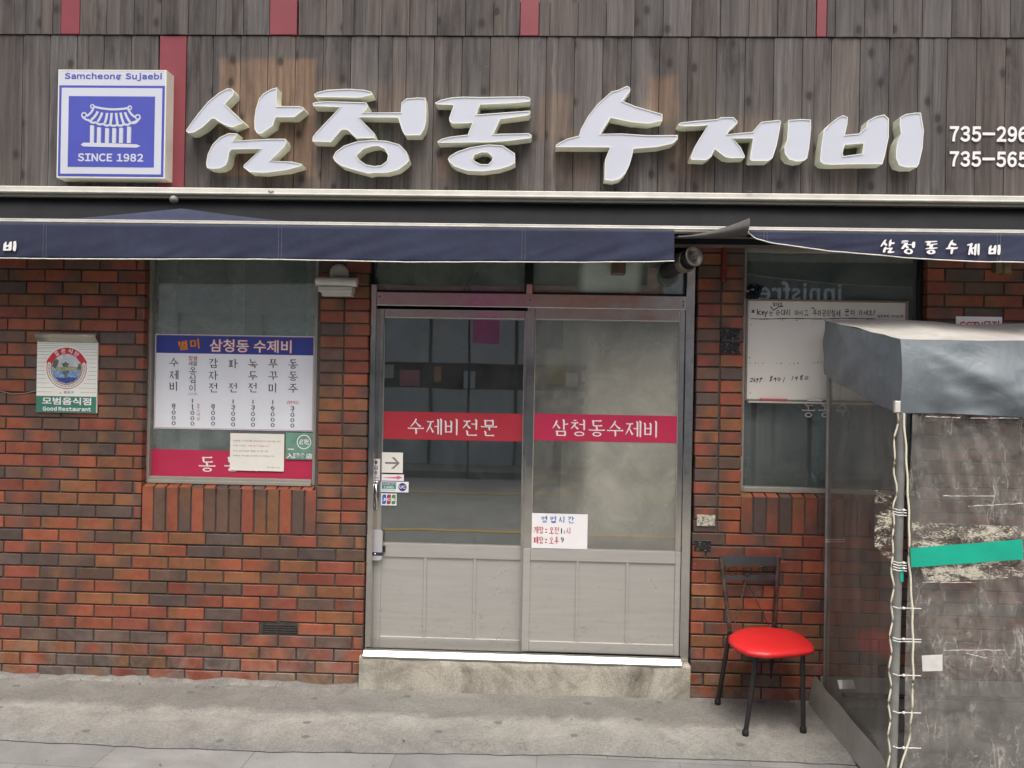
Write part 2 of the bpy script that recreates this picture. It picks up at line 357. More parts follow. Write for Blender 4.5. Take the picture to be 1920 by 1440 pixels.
def mat_tarp(name, c):
    t = NT(name); lo = tuple(x*.86 for x in c); hi = tuple(min(1, x*1.14) for x in c)
    cc = t.ramp(t.noise(4, 7, .68, dist=.8), [(.3, lo), (.7, hi)])
    dirt = t.ramp(t.noise(1.0, 6, .7, t.coords((14, 14, 3)), .6), [(.55, (1, 1, 1)), (.75, (.72, .71, .68))])
    t.set(color=t.mix(cc, dirt, .7, 'MULTIPLY'), rough=.44, spec=.45)
    r1 = t.math('ABSOLUTE', t.math('SUBTRACT', t.noise(3.2, 3, .55, dist=.8), .5)); r2 = t.math('ABSOLUTE', t.math('SUBTRACT', t.noise(9, 3, .5, dist=1.2), .5))
    h = t.math('ADD', t.math('MULTIPLY', t.ramp(r1, [(0, (1, 1, 1)), (.09, (.2, .2, .2)), (.3, (0, 0, 0))]), .7), t.math('MULTIPLY', t.ramp(r2, [(0, (1, 1, 1)), (.12, (0, 0, 0))]), .3))
    t.bump(t.math('ADD', t.math('MULTIPLY', h, t.ramp(t.noise(1.8, 3, .5), [(.42, (.08, .08, .08)), (.65, (1, 1, 1))])), t.math('MULTIPLY', t.noise(3.0, 4, .5, dist=.5), 1.0)), .17, .022); return t.m
M['tarp'] = mat_tarp("blue_grey_tarp", (.178, .212, .230))
M['tarp_top'] = mat_tarp("grey_tarp", (.44, .43, .40))
M['vinyl'] = mat_vinyl("clear_vinyl", .24, .42, (.62, .60, .55))
M['vinyl_side'] = mat_vinyl("clear_vinyl_side", .27, .12, (.50, .49, .43), (1, 1, .5))
M['skirt'] = mat_cloth("grey_skirt_vinyl", (.27, .26, .23), .5, 600, .16)
M['residue'] = mat_residue("tape_residue")
M['white_tape'] = plain("white_tape", (.66, .66, .64), .5, 0, .12, 30)
M['green_tape'] = plain("green_tape", (.008, .40, .27), .38, 0, .10, 14, .35, 18)
M['pole'] = plain("galvanised_pole", (.32, .325, .31), .42, .6, .2, 14)
M['cord'] = plain("cream_cord", (.78, .75, .58), .7, 0, .12, 40)
M['tie'] = plain("zip_tie", (.78, .78, .74), .5, 0, .05, 30)
M['red_vinyl'] = plain("red_vinyl", (.64, .022, .024), .40, 0, .05, 6, .12, 9)
M['chair_black'] = plain("chair_black", (.017, .016, .016), .42, 0, .3, 22)
M['chair_worn'] = plain("chair_worn", (.075, .052, .040), .5, .2, .75, 26)
M['chair_bar'] = plain("chair_bar", (.045, .047, .052), .45, 0, .15, 22)
M['rubber'] = plain("rubber", (.012, .012, .012), .7, 0, .2, 30)
M['plastic_white'] = plain("white_plastic", (.62, .61, .56), .4, 0, .05, 10)
M['lock_grey'] = plain("lock_silver", (.55, .55, .56), .32, .3, .05, 20)
M['lock_navy'] = plain("lock_navy", (.03, .035, .075), .3, 0, .1, 20)
M['crimson'] = plain("crimson_film", (.50, .030, .085), .35, 0, .04, 4)
M['scarlet'] = plain("red_film", (.46, .035, .055), .35, 0, .04, 4)
M['paper'] = plain("paper", (.84, .83, .75), .75, 0, .04, 8)
M['paper_white'] = plain("paper_white", (.86, .87, .88), .6, 0, .03, 8)
M['ink'] = plain("ink_black", (.025, .025, .028), .6, 0, .1, 30)
M['ink_grey'] = plain("ink_grey", (.22, .21, .20), .7, 0, .1, 30)
M['ink_red'] = plain("ink_red", (.52, .03, .04), .6, 0, .1, 30)
M['ink_pink'] = plain("ink_pink", (.70, .16, .24), .6, 0, .1, 30)
M['ink_blue'] = plain("ink_blue", (.02, .13, .45), .6, 0, .1, 30)
M['menu_blue'] = plain("menu_blue", (.035, .055, .30), .4, 0, .05, 6)
M['menu_white'] = plain("menu_white", (.82, .86, .90), .35, 0, .03, 5)
M['menu_red'] = plain("menu_red", (.42, .03, .06), .5, 0, .05, 12)
M['gold_ink'] = plain("gold_ink", (.70, .30, .03), .5, 0, .1, 20)
M['green_poster'] = plain("green_poster", (.16, .33, .24), .5, 0, .25, 14)
M['plaque_white'] = plain("plaque_white", (.80, .81, .74), .45, 0, .04, 10)
M['plaque_green'] = plain("plaque_green", (.045, .20, .135), .45, 0, .06, 10)
M['line_green'] = plain("line_green", (.09, .22, .16), .5, 0, .1, 20)
M['plaque_metal'] = plain("plaque_metal", (.42, .39, .32), .38, .5, .1, 16)
M['p_sky'] = plain("picture_sky", (.50, .54, .58), .5, 0, .25, 40)
M['p_tree'] = plain("picture_tree", (.10, .13, .12), .6, 0, .6, 90)
M['p_bank'] = plain("picture_bank", (.33, .34, .14), .6, 0, .4, 80)
M['p_water'] = plain("picture_water", (.20, .33, .52), .4, 0, .45, 60)
M['p_deep'] = plain("picture_deep", (.045, .085, .27), .4, 0, .3, 60)
M['board'] = plain("whiteboard", (.80, .79, .72), .35, 0, .05, 3)
M['board_frame'] = plain("board_frame", (.30, .275, .23), .4, .4, .1, 20)
M['card_green'] = plain("card_green", (.03, .34, .20), .4, 0, .05, 20)
M['card_navy'] = plain("card_navy", (.03, .05, .22), .4, 0, .05, 20)
M['card_blue'] = plain("card_blue", (.03, .15, .50), .4, 0, .05, 20)
M['card_red'] = plain("card_red", (.36, .03, .06), .4, 0, .05, 20)
M['card_leaf'] = plain("card_leaf", (.05, .28, .07), .4, 0, .05, 20)
M['vent'] = plain("vent_metal", (.07, .066, .058), .5, .3, .3, 30)
M['vent_pale'] = plain('dull_white_plastic', (.22, .22, .20), .5)
M['flue'] = plain("flue_metal", (.20, .185, .16), .38, .8, .3, 16)
M['flue_dark'] = plain("flue_soot", (.035, .03, .026), .6, .2, .3, 16)
M['soffit'] = plain("soffit_board", (.16, .15, .14), .8, 0, .3, 4)
M['lamp_brown'] = plain("lamp_brown", (.12, .09, .055), .45, 0, .3, 20)
M['poster_yellow'] = plain("poster_yellow", (.42, .36, .14), .6, 0, .2, 10)
M['poster_pale'] = plain("poster_pale", (.52, .52, .48), .6, 0, .15, 20)
M['poster_dark'] = plain("poster_dark", (.10, .10, .09), .6, 0, .3, 20)
M['straw'] = plain("bamboo", (.62, .47, .20), .6, 0, .25, 30)
M['asphalt'] = mat_concrete("asphalt", (.23, .23, .225), (.30, .30, .29), 2, .2, 200, .5)
M['yellow_line'] = plain("yellow_line", (.55, .36, .05), .7, 0, .15, 10)
M['kerb'] = mat_concrete("kerb_stone", (.30, .30, .29), (.40, .40, .38), 4, .2)
M['opp_brown'] = plain("opposite_brick", (.60, .27, .17), .8, 0, .3, 3)
M['opp_pink'] = plain("opposite_pink", (.62, .27, .28), .7, 0, .15, 2)
M['opp_grey'] = plain("opposite_render", (.58, .63, .59), .7, 0, .12, 1.5)
M['opp_dark'] = plain("opposite_glass", (.10, .095, .085), .25, 0, .5, 2)
M['opp_pale'] = plain("opposite_panel", (.82, .82, .78), .7, 0, .15, 1.5)
M['opp_sign'] = plain("opposite_sign", (.045, .05, .046), .5, 0, .2, 2)
M['pink_cloth'] = plain("pink_banner", (.75, .16, .40), .7, 0, .1, 5)

# ------------------------------------------------------------------ mesh builder
class MB:
    def __init__(s): s.v = []; s.f = []; s.mi = []; s.sm = []
    def add(s, vs, fs, mi=0, smooth=False):
        o = len(s.v); s.v += [Vector(v) for v in vs]
        for f in fs: s.f.append([i+o for i in f]); s.mi.append(mi); s.sm.append(smooth)
        return s
    def box(s, x0, x1, y0, y1, z0, z1, mi=0):
        if x0 > x1: x0, x1 = x1, x0
        if y0 > y1: y0, y1 = y1, y0
        if z0 > z1: z0, z1 = z1, z0
        return s.add([(x0,y0,z0),(x1,y0,z0),(x1,y1,z0),(x0,y1,z0),(x0,y0,z1),(x1,y0,z1),(x1,y1,z1),(x0,y1,z1)],
                     [(3,2,1,0),(4,5,6,7),(0,1,5,4),(1,2,6,5),(2,3,7,6),(3,0,4,7)], mi)
    def cbox(s, x0, x1, y0, y1, z0, z1, c=.003, mi=0):      # box with chamfered front (low y) edges
        if x0 > x1: x0, x1 = x1, x0
        if y0 > y1: y0, y1 = y1, y0
        if z0 > z1: z0, z1 = z1, z0
        c = min(c, (x1-x0)*.3, (z1-z0)*.3, (y1-y0)*.6)
        vs = [(x0,y1,z0),(x1,y1,z0),(x1,y1,z1),(x0,y1,z1),(x0,y0+c,z0),(x1,y0+c,z0),(x1,y0+c,z1),(x0,y0+c,z1),
              (x0+c,y0,z0+c),(x1-c,y0,z0+c),(x1-c,y0,z1-c),(x0+c,y0,z1-c)]
        fs = [(0,3,2,1),(8,9,10,11)]
        for a, b in ((0,1),(1,2),(2,3),(3,0)):
            fs += [(a, b, b+4, a+4), (a+4, b+4, b+8, a+8)]
        return s.add(vs, fs, mi)
    def tube(s, pts, r, n=10, mi=0, cap=True, radii=None):
        pts = [Vector(p) for p in pts]; rings = []
        up = Vector((0, 0, 1))
        for i, p in enumerate(pts):
            d = (pts[min(i+1, len(pts)-1)]-pts[max(i-1, 0)]).normalized()
            a = d.cross(up)
            if a.length < .05: a = d.cross(Vector((1, 0, 0)))
            a.normalize(); b = a.cross(d).normalized()
            rr = radii[i] if radii else r
            rings.append([p + a*(rr*math.cos(2*PI*k/n)) + b*(rr*math.sin(2*PI*k/n)) for k in range(n)])
        vs = [v for rg in rings for v in rg]; fs = []
        for i in range(len(rings)-1):
            for k in range(n):
                k2 = (k+1) % n
                fs.append((i*n+k, i*n+k2, (i+1)*n+k2, (i+1)*n+k))
        s.add(vs, fs, mi, True)
        if cap:
            s.add(rings[0], [tuple(range(n))], mi); s.add(rings[-1], [tuple(range(n-1, -1, -1))], mi)
        return s
    def lathe(s, origin, axis, prof, n=24, mi=0):            # prof: (radius, distance along axis)
        axis = Vector(axis).normalized(); a = axis.orthogonal().normalized(); b = axis.cross(a)
        o = Vector(origin); vs = []; fs = []
        for r, h in prof:
            for k in range(n):
                t = 2*PI*k/n; vs.append(o + axis*h + a*(r*math.cos(t)) + b*(r*math.sin(t)))
        for i in range(len(prof)-1):
            for k in range(n):
                k2 = (k+1) % n; fs.append((i*n+k, i*n+k2, (i+1)*n+k2, (i+1)*n+k))
        return s.add(vs, fs, mi, True)
    def prism(s, outlines, y0, y1, mi=0, mside=None, front=True, sides=True):   # outlines in (x, z): outer ring then holes; y0 front, y1 back
        rings = [[Vector((p[0], p[1], 0)) for p in o] for o in outlines]
        flat = [p for r in rings for p in r]; n = len(flat)
        if front:
            tris = tessellate_polygon(rings)
            fs = []
            for t in tris:
                a, b, c = (flat[i] for i in t)
                if (b-a).cross(c-a).z < 0: t = (t[0], t[2], t[1])
                if abs((b-a).cross(c-a).z) > 1e-12: fs.append(tuple(t))
            s.add([(p.x, y0, p.y) for p in flat], fs, mi)
        if sides and y1 is not None:
            for ri, r in enumerate(rings):
                area = sum(r[i].x*r[(i+1) % len(r)].y - r[(i+1) % len(r)].x*r[i].y for i in range(len(r)))
                rr = r if (area > 0) == (ri == 0) else r[::-1]
                m = len(rr)
                s.add([(p.x, y0, p.y) for p in rr]+[(p.x, y1, p.y) for p in rr],
                      [(i, i+m, (i+1) % m+m, (i+1) % m) for i in range(m)], mi if mside is None else mside)
        return s
    def grid(s, fn, nu, nv, mi=0, smooth=True):
        vs = [fn(i/nu, j/nv) for j in range(nv+1) for i in range(nu+1)]
        fs = [(j*(nu+1)+i, j*(nu+1)+i+1, (j+1)*(nu+1)+i+1, (j+1)*(nu+1)+i) for j in range(nv) for i in range(nu)]
        return s.add(vs, fs, mi, smooth)
    def build(s, name, mats, parent=None, attrs=None, bevel=0):
        if not isinstance(mats, (list, tuple)): mats = [mats]
        off = parent_loc(parent) if parent else Vector((0, 0, 0))
        base = off
        if not parent:                       # own origin at the bottom centre
            lo = Vector([min(v[i] for v in s.v) for i in range(3)]); hi = Vector([max(v[i] for v in s.v) for i in range(3)])
            base = Vector(((lo.x+hi.x)/2, (lo.y+hi.y)/2, lo.z))
        me = bpy.data.meshes.new(name)
        me.from_pydata([tuple(v-base) for v in s.v], [], s.f)
        for m in mats: me.materials.append(M[m] if isinstance(m, str) else m)
        for p, i, sm in zip(me.polygons, s.mi, s.sm): p.material_index = i; p.use_smooth = sm
        for an, (typ, data) in (attrs or {}).items():
            a = me.attributes.new(an, typ, 'POINT')
            if typ == 'FLOAT': a.data.foreach_set("value", data)
            elif typ == 'FLOAT_COLOR': a.data.foreach_set("color", [c for v in data for c in v])
            else: a.data.foreach_set("vector", [c for v in data for c in v])
        me.validate(); me.update()
        o = bpy.data.objects.new(name, me); COL.objects.link(o)
        if parent: o.parent = parent
        else: o.location = base
        if bevel:
            b = o.modifiers.new("bevel", 'BEVEL'); b.width = bevel; b.segments = 2; b.limit_method = 'ANGLE'; b.angle_limit = .7
        return o
LOC = {}
def parent_loc(p):
    return LOC.get(p.name, Vector((0, 0, 0)))
def thing(name, label, cat, loc=(0, 0, 0), group=None):
    o = bpy.data.objects.new(name, None); COL.objects.link(o); o.empty_display_size = .1
    o.location = loc; LOC[o.name] = Vector(loc); tag(o, label, cat, group); return o
def tag(o, label, cat, group=None):
    o['label'] = label; o['category'] = cat
    if group: o['group'] = group
    return o
def sub(o, parent):            # let a part carry sub-parts: same frame as its own parent
    LOC[o.name] = parent_loc(parent); return o
def structure(o, label=None, cat=None):
    o['kind'] = 'structure'
    if label: o['label'] = label
    if cat: o['category'] = cat
    return o

# ------------------------------------------------------------------ lettering
def font_pts(body, bold=0.0, spacing=1.0, shear=0.0):
    c = bpy.data.curves.new("type", 'FONT'); c.body = body; c.size = 1; c.offset = bold; c.space_character = spacing; c.shear = shear
    c.resolution_u = 4
    o = bpy.data.objects.new("type", c); COL.objects.link(o)
    dg = bpy.context.evaluated_depsgraph_get(); me = bpy.data.meshes.new_from_object(o.evaluated_get(dg))
    vs = [(v.co.x, v.co.y) for v in me.vertices]; fs = [tuple(p.vertices) for p in me.polygons]
    bpy.data.objects.remove(o); bpy.data.curves.remove(c); bpy.data.meshes.remove(me)
    return vs, fs
def latin_pts(body, bold=0.0, gap=.075, word=.30):
    vs, fs, x = [], [], 0.0
    for ch in body:
        if ch == ' ': x += word; continue
        v2, f2 = font_pts(chr(ord(ch)+0xFEE0), bold)
        a = min(v[0] for v in v2); b_ = max(v[0] for v in v2)
        x += (-.09 if ch == 'j' else 0); o_ = len(vs); vs += [(v[0]-a+x, v[1]) for v in v2]; fs += [tuple(i+o_ for i in f) for f in f2]
        x += b_-a+gap
    return vs, fs
def font_into(mb, body, x0, x1, z0, z1, y, bold=0.0, mi=0, spacing=1.0, keep=False, rot=0.0, mirror=False, latin=None):
    vs, fs = latin_pts(body, bold, *latin) if latin else font_pts(body, bold, spacing)
    if not vs: return
    ax = min(v[0] for v in vs); bx = max(v[0] for v in vs); az = min(v[1] for v in vs); bz = max(v[1] for v in vs)
    sx = (x1-x0)/(bx-ax); sz = (z1-z0)/(bz-az)
    if keep: sx = sz = min(sx, sz)
    cx_, cz_ = (x0+x1)/2, (z0+z1)/2
    out = []
    for px, pz in vs:
        qx = (px-(ax+bx)/2)*sx; qz = (pz-(az+bz)/2)*sz
        if mirror: qx = -qx
        out.append((cx_+qx*math.cos(rot)-qz*math.sin(rot), y, cz_+qx*math.sin(rot)+qz*math.cos(rot)))
    mb.add(out, [f if not mirror else f[::-1] for f in fs], mi)

# brush-and-serif Hangul drawn stroke by stroke
JI = {'ㄱ': [('h', .05, .92, .9), ('l', .86, .92, .12, .0)], 'ㄱb': [('h', .05, .95, .85), ('v', .86, .0, .88)],
 'ㄴ': [('v', .14, .1, 1), ('h', .12, 1, .1)], 'ㄷ': [('h', .1, .95, .9), ('v', .16, .08, .9), ('h', .14, 1, .08)],
 'ㄹ': [('h', .1, .9, .95), ('v', .84, .52, .97), ('h', .12, .9, .52), ('v', .14, .05, .52), ('h', .12, 1, .05)],
 'ㅁ': [('v', .14, 0, .97), ('h', .14, .92, .9), ('v', .86, 0, .95), ('h', .14, .9, .08)],
 'ㅂ': [('v', .14, 0, 1), ('v', .86, 0, 1), ('h', .14, .86, .55), ('h', .14, .86, .08)],
 'ㅅ': [('l', .52, 1, .0, .02), ('r', .47, .62, 1, .02)], 'ㅇ': [('o', .5, .47, .45, .46)],
 'ㅈ': [('h', .06, .95, .9), ('l', .58, .9, .0, .02), ('r', .48, .55, 1, .02)],
 'ㅊ': [('h', .33, .68, 1.03), ('h', .06, .95, .74), ('l', .58, .74, 0, .0), ('r', .48, .44, 1, .0)],
 'ㅋ': [('h', .05, .92, .9), ('l', .86, .92, .12, .0), ('h', .1, .8, .5)],
 'ㅌ': [('h', .1, .95, .92), ('h', .14, .9, .5), ('v', .16, .08, .9), ('h', .14, 1, .08)],
 'ㅍ': [('h', .05, .95, .9), ('v', .32, .1, .9), ('v', .68, .1, .9), ('h', 0, 1, .08)],
 'ㅎ': [('h', .34, .68, 1.05), ('h', .08, .92, .8), ('o', .5, .3, .33, .3)]}
JV = {'ㅏ': [('v', .38, 0, 1), ('h', .38, .95, .55)], 'ㅑ': [('v', .38, 0, 1), ('h', .38, .95, .66), ('h', .38, .95, .42)],
 'ㅓ': [('v', .66, 0, 1), ('h', .0, .66, .55)], 'ㅕ': [('v', .66, 0, 1), ('h', .05, .66, .66), ('h', .05, .66, .42)],
 'ㅐ': [('v', .28, .03, .96), ('h', .28, .78, .52), ('v', .80, 0, 1)], 'ㅔ': [('v', .46, .03, .96), ('h', -.05, .46, .52), ('v', .86, 0, 1)],
 'ㅖ': [('v', .46, .03, .96), ('h', -.05, .46, .64), ('h', -.05, .46, .42), ('v', .86, 0, 1)], 'ㅣ': [('v', .5, 0, 1)]}
JH = {'ㅗ': [('v', .5, .1, .98), ('h', 0, 1, .1)], 'ㅜ': [('h', 0, 1, .85), ('v', .52, -.05, .85)], 'ㅡ': [('h', 0, 1, .5)],
 'ㅛ': [('v', .33, .1, .95), ('v', .67, .1, .95), ('h', 0, 1, .1)], 'ㅠ': [('h', 0, 1, .85), ('v', .34, -.02, .85), ('v', .68, -.05, .85)]}
INI = 'ㄱㄲㄴㄷㄸㄹㅁㅂㅃㅅㅆㅇㅈㅉㅊㅋㅌㅍㅎ'
MED = 'ㅏㅐㅑㅒㅓㅔㅕㅖㅗㅘㅙㅚㅛㅜㅝㅞㅟㅠㅡㅢㅣ'
FIN = ['', 'ㄱ', 'ㄲ', 'ㄳ', 'ㄴ', 'ㄵ', 'ㄶ', 'ㄷ', 'ㄹ', 'ㄺ', 'ㄻ', 'ㄼ', 'ㄽ', 'ㄾ', 'ㄿ', 'ㅀ', 'ㅁ', 'ㅂ', 'ㅄ', 'ㅅ', 'ㅆ', 'ㅇ', 'ㅈ', 'ㅊ', 'ㅋ', 'ㅌ', 'ㅍ', 'ㅎ']
DBL = {'ㄲ': 'ㄱ', 'ㄸ': 'ㄷ', 'ㅃ': 'ㅂ', 'ㅆ': 'ㅅ', 'ㅉ': 'ㅈ'}
CMP = {'ㅘ': ('ㅗ', 'ㅏ'), 'ㅚ': ('ㅗ', 'ㅣ'), 'ㅢ': ('ㅡ', 'ㅣ'), 'ㅟ': ('ㅜ', 'ㅣ'), 'ㅝ': ('ㅜ', 'ㅓ')}
def syllable(ch):
    k = ord(ch)-0xAC00; i, m, f = INI[k//588], MED[(k % 588)//28], FIN[k % 28]
    out = []
    def put(strokes, x0, x1, y0, y1):
        for s in strokes:
            sx, sy_ = x1-x0, y1-y0
            if s[0] == 'h': out.append(('h', x0+s[1]*sx, x0+s[2]*sx, y0+s[3]*sy_))
            elif s[0] == 'v': out.append(('v', x0+s[1]*sx, y0+s[2]*sy_, y0+s[3]*sy_))
            elif s[0] == 'o': out.append(('o', x0+s[1]*sx, y0+s[2]*sy_, s[3]*sx, s[4]*sy_))
            else: out.append((s[0], x0+s[1]*sx, y0+s[2]*sy_, x0+s[3]*sx, y0+s[4]*sy_))
    def cons(c, x0, x1, y0, y1, low=False):
        if c in DBL:
            m_ = (x0+x1)/2; cons(DBL[c], x0, m_-.02, y0, y1, low); cons(DBL[c], m_+.02, x1, y0, y1, low)
        else: put(JI['ㄱb' if (c == 'ㄱ' and low) else c], x0, x1, y0, y1)
    if m in JV:
        cons(i, .02, .50, .44 if f else .14, .93 if f else .88)
        put(JV[m], .54, 1.0, .36 if f else 0, 1.0)
    elif m in JH:
        cons(i, .17, .83, .62 if f else .48, .98 if f else .97, True)
        put(JH[m], .0, 1., .36 if f else .04, .60 if f else .44)
    else:
        h, v = CMP[m]
        cons(i, .08, .55, .60 if f else .5, .95, True)
        put(JH[h], .0, .62, .36 if f else .14, .58 if f else .46)
        put(JV[v], .62, 1.0, .34 if f else 0, 1.0)
    if f: cons(f, .2, .9 if m in JV else .82, 0, .30, True)
    return out
def stroke_polys(s, t, w, hand=False, jit=0.0):
    J = lambda: random.uniform(-jit, jit)
    def taper(pts, ws):
        L, Rr = [], []
        for i, p in enumerate(pts):
            a = pts[max(i-1, 0)]; b = pts[min(i+1, len(pts)-1)]
            dx, dy = b[0]-a[0], b[1]-a[1]; n = math.hypot(dx, dy) or 1
            nx, ny = -dy/n*ws[i]/2, dx/n*ws[i]/2
            L.append((p[0]+nx, p[1]+ny)); Rr.append((p[0]-nx, p[1]-ny))
        return [L+Rr[::-1]]
    if s[0] == 'o':
        _, cx_, cy_, rx, ry = s; ps = []; n = 20; ox, oy = J(), J()
        O = [(cx_+ox+rx*math.cos(2*PI*k/n), cy_+oy+ry*math.sin(2*PI*k/n)) for k in range(n)]
        tx, ty = (t, t) if hand else (w*.85, t*.9)
        I = [(cx_+ox+max(.02, rx-tx)*math.cos(2*PI*k/n), cy_+oy+max(.02, ry-ty)*math.sin(2*PI*k/n)) for k in range(n)]
        for k in range(n): k2 = (k+1) % n; ps.append([O[k], O[k2], I[k2], I[k]])
        return ps
    if hand:
        if s[0] == 'h': a, b = (s[1]+J(), s[3]+J()), (s[2]+J(), s[3]+J()+.05)
        elif s[0] == 'v': a, b = (s[1]+J(), s[3]+J()), (s[1]+J()-.02, s[2]+J())
        else: a, b = (s[1]+J(), s[2]+J()), (s[3]+J(), s[4]+J())
        return taper([a, b], [t, t])
    if s[0] == 'h':
        _, x0, x1, y = s; L = x1-x0; k = min(.14, L*.3)
        return [[(x0-.01, y+t*.55), (x0+.02, y-t*.5), (x1-.02, y-t*.45), (x1+.015, y+t*.05), (x1-k*.35, y+t*1.15), (x1-k, y+t*.55), (x0+k*.6, y+t*.5), (x0+.01, y+t*.85)]]
    if s[0] == 'v':
        _, x, y0, y1 = s; k = min(.10, (y1-y0)*.3)
        return [[(x-w*.95, y1), (x-w*.5, y1-k), (x-w*.42, y0+k*.5), (x-w*.2, y0), (x+w*.15, y0+.005), (x+w*.48, y0+k*.6), (x+w*.5, y1-k*.7), (x+w*.1, y1-k*.05), (x-w*.4, y1+.02)]]
    _, x0, y0, x1, y1 = s
    if s[0] == 'l':
        mx, my = (x0+x1)/2+.07*(x0-x1), (y0+y1)/2-.03
        return taper([(x0, y0), ((x0+mx)/2+.02, (y0+my)/2), (mx, my), ((x1+mx)/2, (y1+my)/2), (x1, y1)], [w*.9, w*.95, w*.8, w*.6, t*.5])
    mx, my = (x0+x1)/2-.02, (y0+y1)/2-.03
    return taper([(x0, y0), (mx, my), (x1-.06, y1+.02), (x1, y1+.03)], [t*.6, w*.9, w*1.15, t*.5])
def hangul_into(mb, text, x0, x1, z0, z1, y, t=.06, w=.10, mi=0, hand=False, jit=0., gap=.12, vertical=False):
    n = len(text); k = 0
    for i, ch in enumerate(text):
        if vertical:
            ch_h = (z1-z0)/n; cx0, cx1 = x0, x1; cz1 = z1-i*ch_h; cz0 = cz1-ch_h*(1-gap)
        else:
            cw = (x1-x0)/n; cx0 = x0+i*cw; cx1 = cx0+cw*(1-gap); cz0, cz1 = z0, z1
        if ch == ' ': continue
        if '가' <= ch <= '힣':
            for s in syllable(ch):
                for p in stroke_polys(s, t, w, hand, jit):
                    yy = y - .00004*(k % 14)
                    mb.add([(cx0+a*(cx1-cx0), yy, cz0+b*(cz1-cz0)) for a, b in p], [tuple(range(len(p)))], mi)
                k += 1
        else:
            font_into(mb, ch, cx0+(cx1-cx0)*.2, cx0+(cx1-cx0)*.7, cz0+(cz1-cz0)*(0.05 if ch not in ':,' else .12), cz1 if ch not in ':,' else cz0+(cz1-cz0)*.7, y, .01, mi)
def pen(mb, pts, width, y, mi=0):                       # a marker line through (x, z) points
    for a, b in zip(pts[:-1], pts[1:]):
        dx, dz = b[0]-a[0], b[1]-a[1]; n = math.hypot(dx, dz) or 1; nx, nz = -dz/n*width/2, dx/n*width/2
        pen.k = (pen.k+1) % 14; yy = y - .00004*pen.k
        mb.add([(a[0]+nx, yy, a[1]+nz), (b[0]+nx, yy, b[1]+nz), (b[0]-nx, yy, b[1]-nz), (a[0]-nx, yy, a[1]-nz)], [(0, 1, 2, 3)], mi)
pen.k = 0

# ================================================================== GROUND AND STREET
m = MB(); m.box(-14, 14, -2.6, .0, -.30, -.012); structure(m.build('pavement', 'pavement'))
def apron_edge(x): return -.70 + .035*math.sin(x*1.3+.5) + .03*mnoise.noise(Vector((x*2.2, 0, 3))) + .010*mnoise.noise(Vector((x*11, 0, 8)))
m = MB()
def apron_pt(i, j):
    x = -6 + 12*i
    e = apron_edge(x); yy = .15 + (e-.15)*j
    z = .004 + .010*(1-j)**.5*0 + .006*mnoise.noise(Vector((x*1.7, yy*4, 0)))*(1-j)
    if j > .93: z = .004 - .012*(j-.93)/.07
    return (x, yy, z)
m.grid(apron_pt, 240, 18); m.f = [f[::-1] for f in m.f]
structure(m.build('concrete_apron', 'apron'))
m = MB(); m.box(-14, 14, -2.78, -2.604, -.30, -.010); structure(m.build('kerb', 'kerb'))
m = MB(); m.box(-14, 14, -10.2, -2.784, -.40, -.13); structure(m.build('road', 'asphalt'))
m = MB(); m.box(-14, 14, -5.08, -4.96, -.128, -.124); m.box(-14, 14, -8.36, -8.24, -.128, -.124); structure(m.build('road_marking', 'yellow_line'))
m = MB(); m.box(-14, 14, -12.0, -10.204, -.40, .0); structure(m.build('opposite_pavement', 'pavement'))
def sx_skip(x, y): return X(673, 1275, -.03)-.02 < x < X(1294, 1285, -.03)+.02 and y > -.045
m = MB()
rg = random.Random(5)
for k in range(420):
    near = rg.random() < .55
    x = rg.uniform(-2.8, 2.4); y = (-.02-abs(rg.gauss(0, .05))) if near else rg.uniform(-1.0, -.06)
    if sx_skip(x, y): continue
    r_ = rg.uniform(.0012, .0042)*(1 if rg.random() < .9 else 1.7); z = (.010 if y > -.66 else -.010)
    ps = [(x+r_*rg.uniform(.6, 1.3)*math.cos(a), y+r_*rg.uniform(.6, 1.3)*math.sin(a), z) for a in (0, 1.3, 2.5, 3.8, 5.1)]
    m.add(ps+[(x+r_*.2, y, z+r_*rg.uniform(.6, 1.1))], [(i, (i+1) % 5, 5) for i in range(5)], rg.choice((0, 0, 1, 2)))
M['grit_a'] = plain("grit_grey", (.22, .215, .20), .9, 0, .3, 200); M['grit_b'] = plain("grit_dark", (.06, .055, .05), .9, 0, .3, 200); M['grit_c'] = plain("grit_brick", (.22, .09, .06), .9, 0, .3, 200)
o = m.build('grit', ['grit_a', 'grit_b', 'grit_c']); o['kind'] = 'stuff'; o['label'] = "fine grit and crumbs scattered over the concrete along the wall"; o['category'] = 'grit'

# ---------------- across the street: what the glass and the steel mirror
ob = thing('opposite_building', "brown and grey shop building across the street, mirrored in the door glass", 'building', (0, -11.5, 0))
m = MB(); m.box(-3.6, 2.7, -11.5, -13, 2.92, 6.2); m.box(2.7, 13, -11.5, -13, 3.85, 6.2); m.build('upper_wall', 'opp_brown', ob)
m = MB(); m.box(-13, 13, -11.48, -13, 0, 1.50); m.build('lower_wall', 'opp_grey', ob)
m = MB(); m.box(-13, 13, -11.55, -13, 1.50, 2.02); m.build('shop_window', 'opp_dark', ob)
for k in range(26):
    xx = -9.5+k*.62+random.uniform(-.2, .2); ww = random.uniform(.12, .42); z_ = random.uniform(1.52, 1.7); m = MB(); m.box(xx, xx+ww, -11.50, -11.56, z_, random.uniform(1.78, 2.0))
    m.build('display', random.choice(['opp_grey', 'opp_pale', 'opp_brown', 'poster_dark', 'p_bank', 'opp_pink']), ob)
for k in range(9):
    m = MB(); m.box(-9+k*1.7, -8.94+k*1.7, -11.44, -11.56, 0, 2.92); m.build('mullion', 'poster_dark' if k % 3 else 'opp_pale', ob)
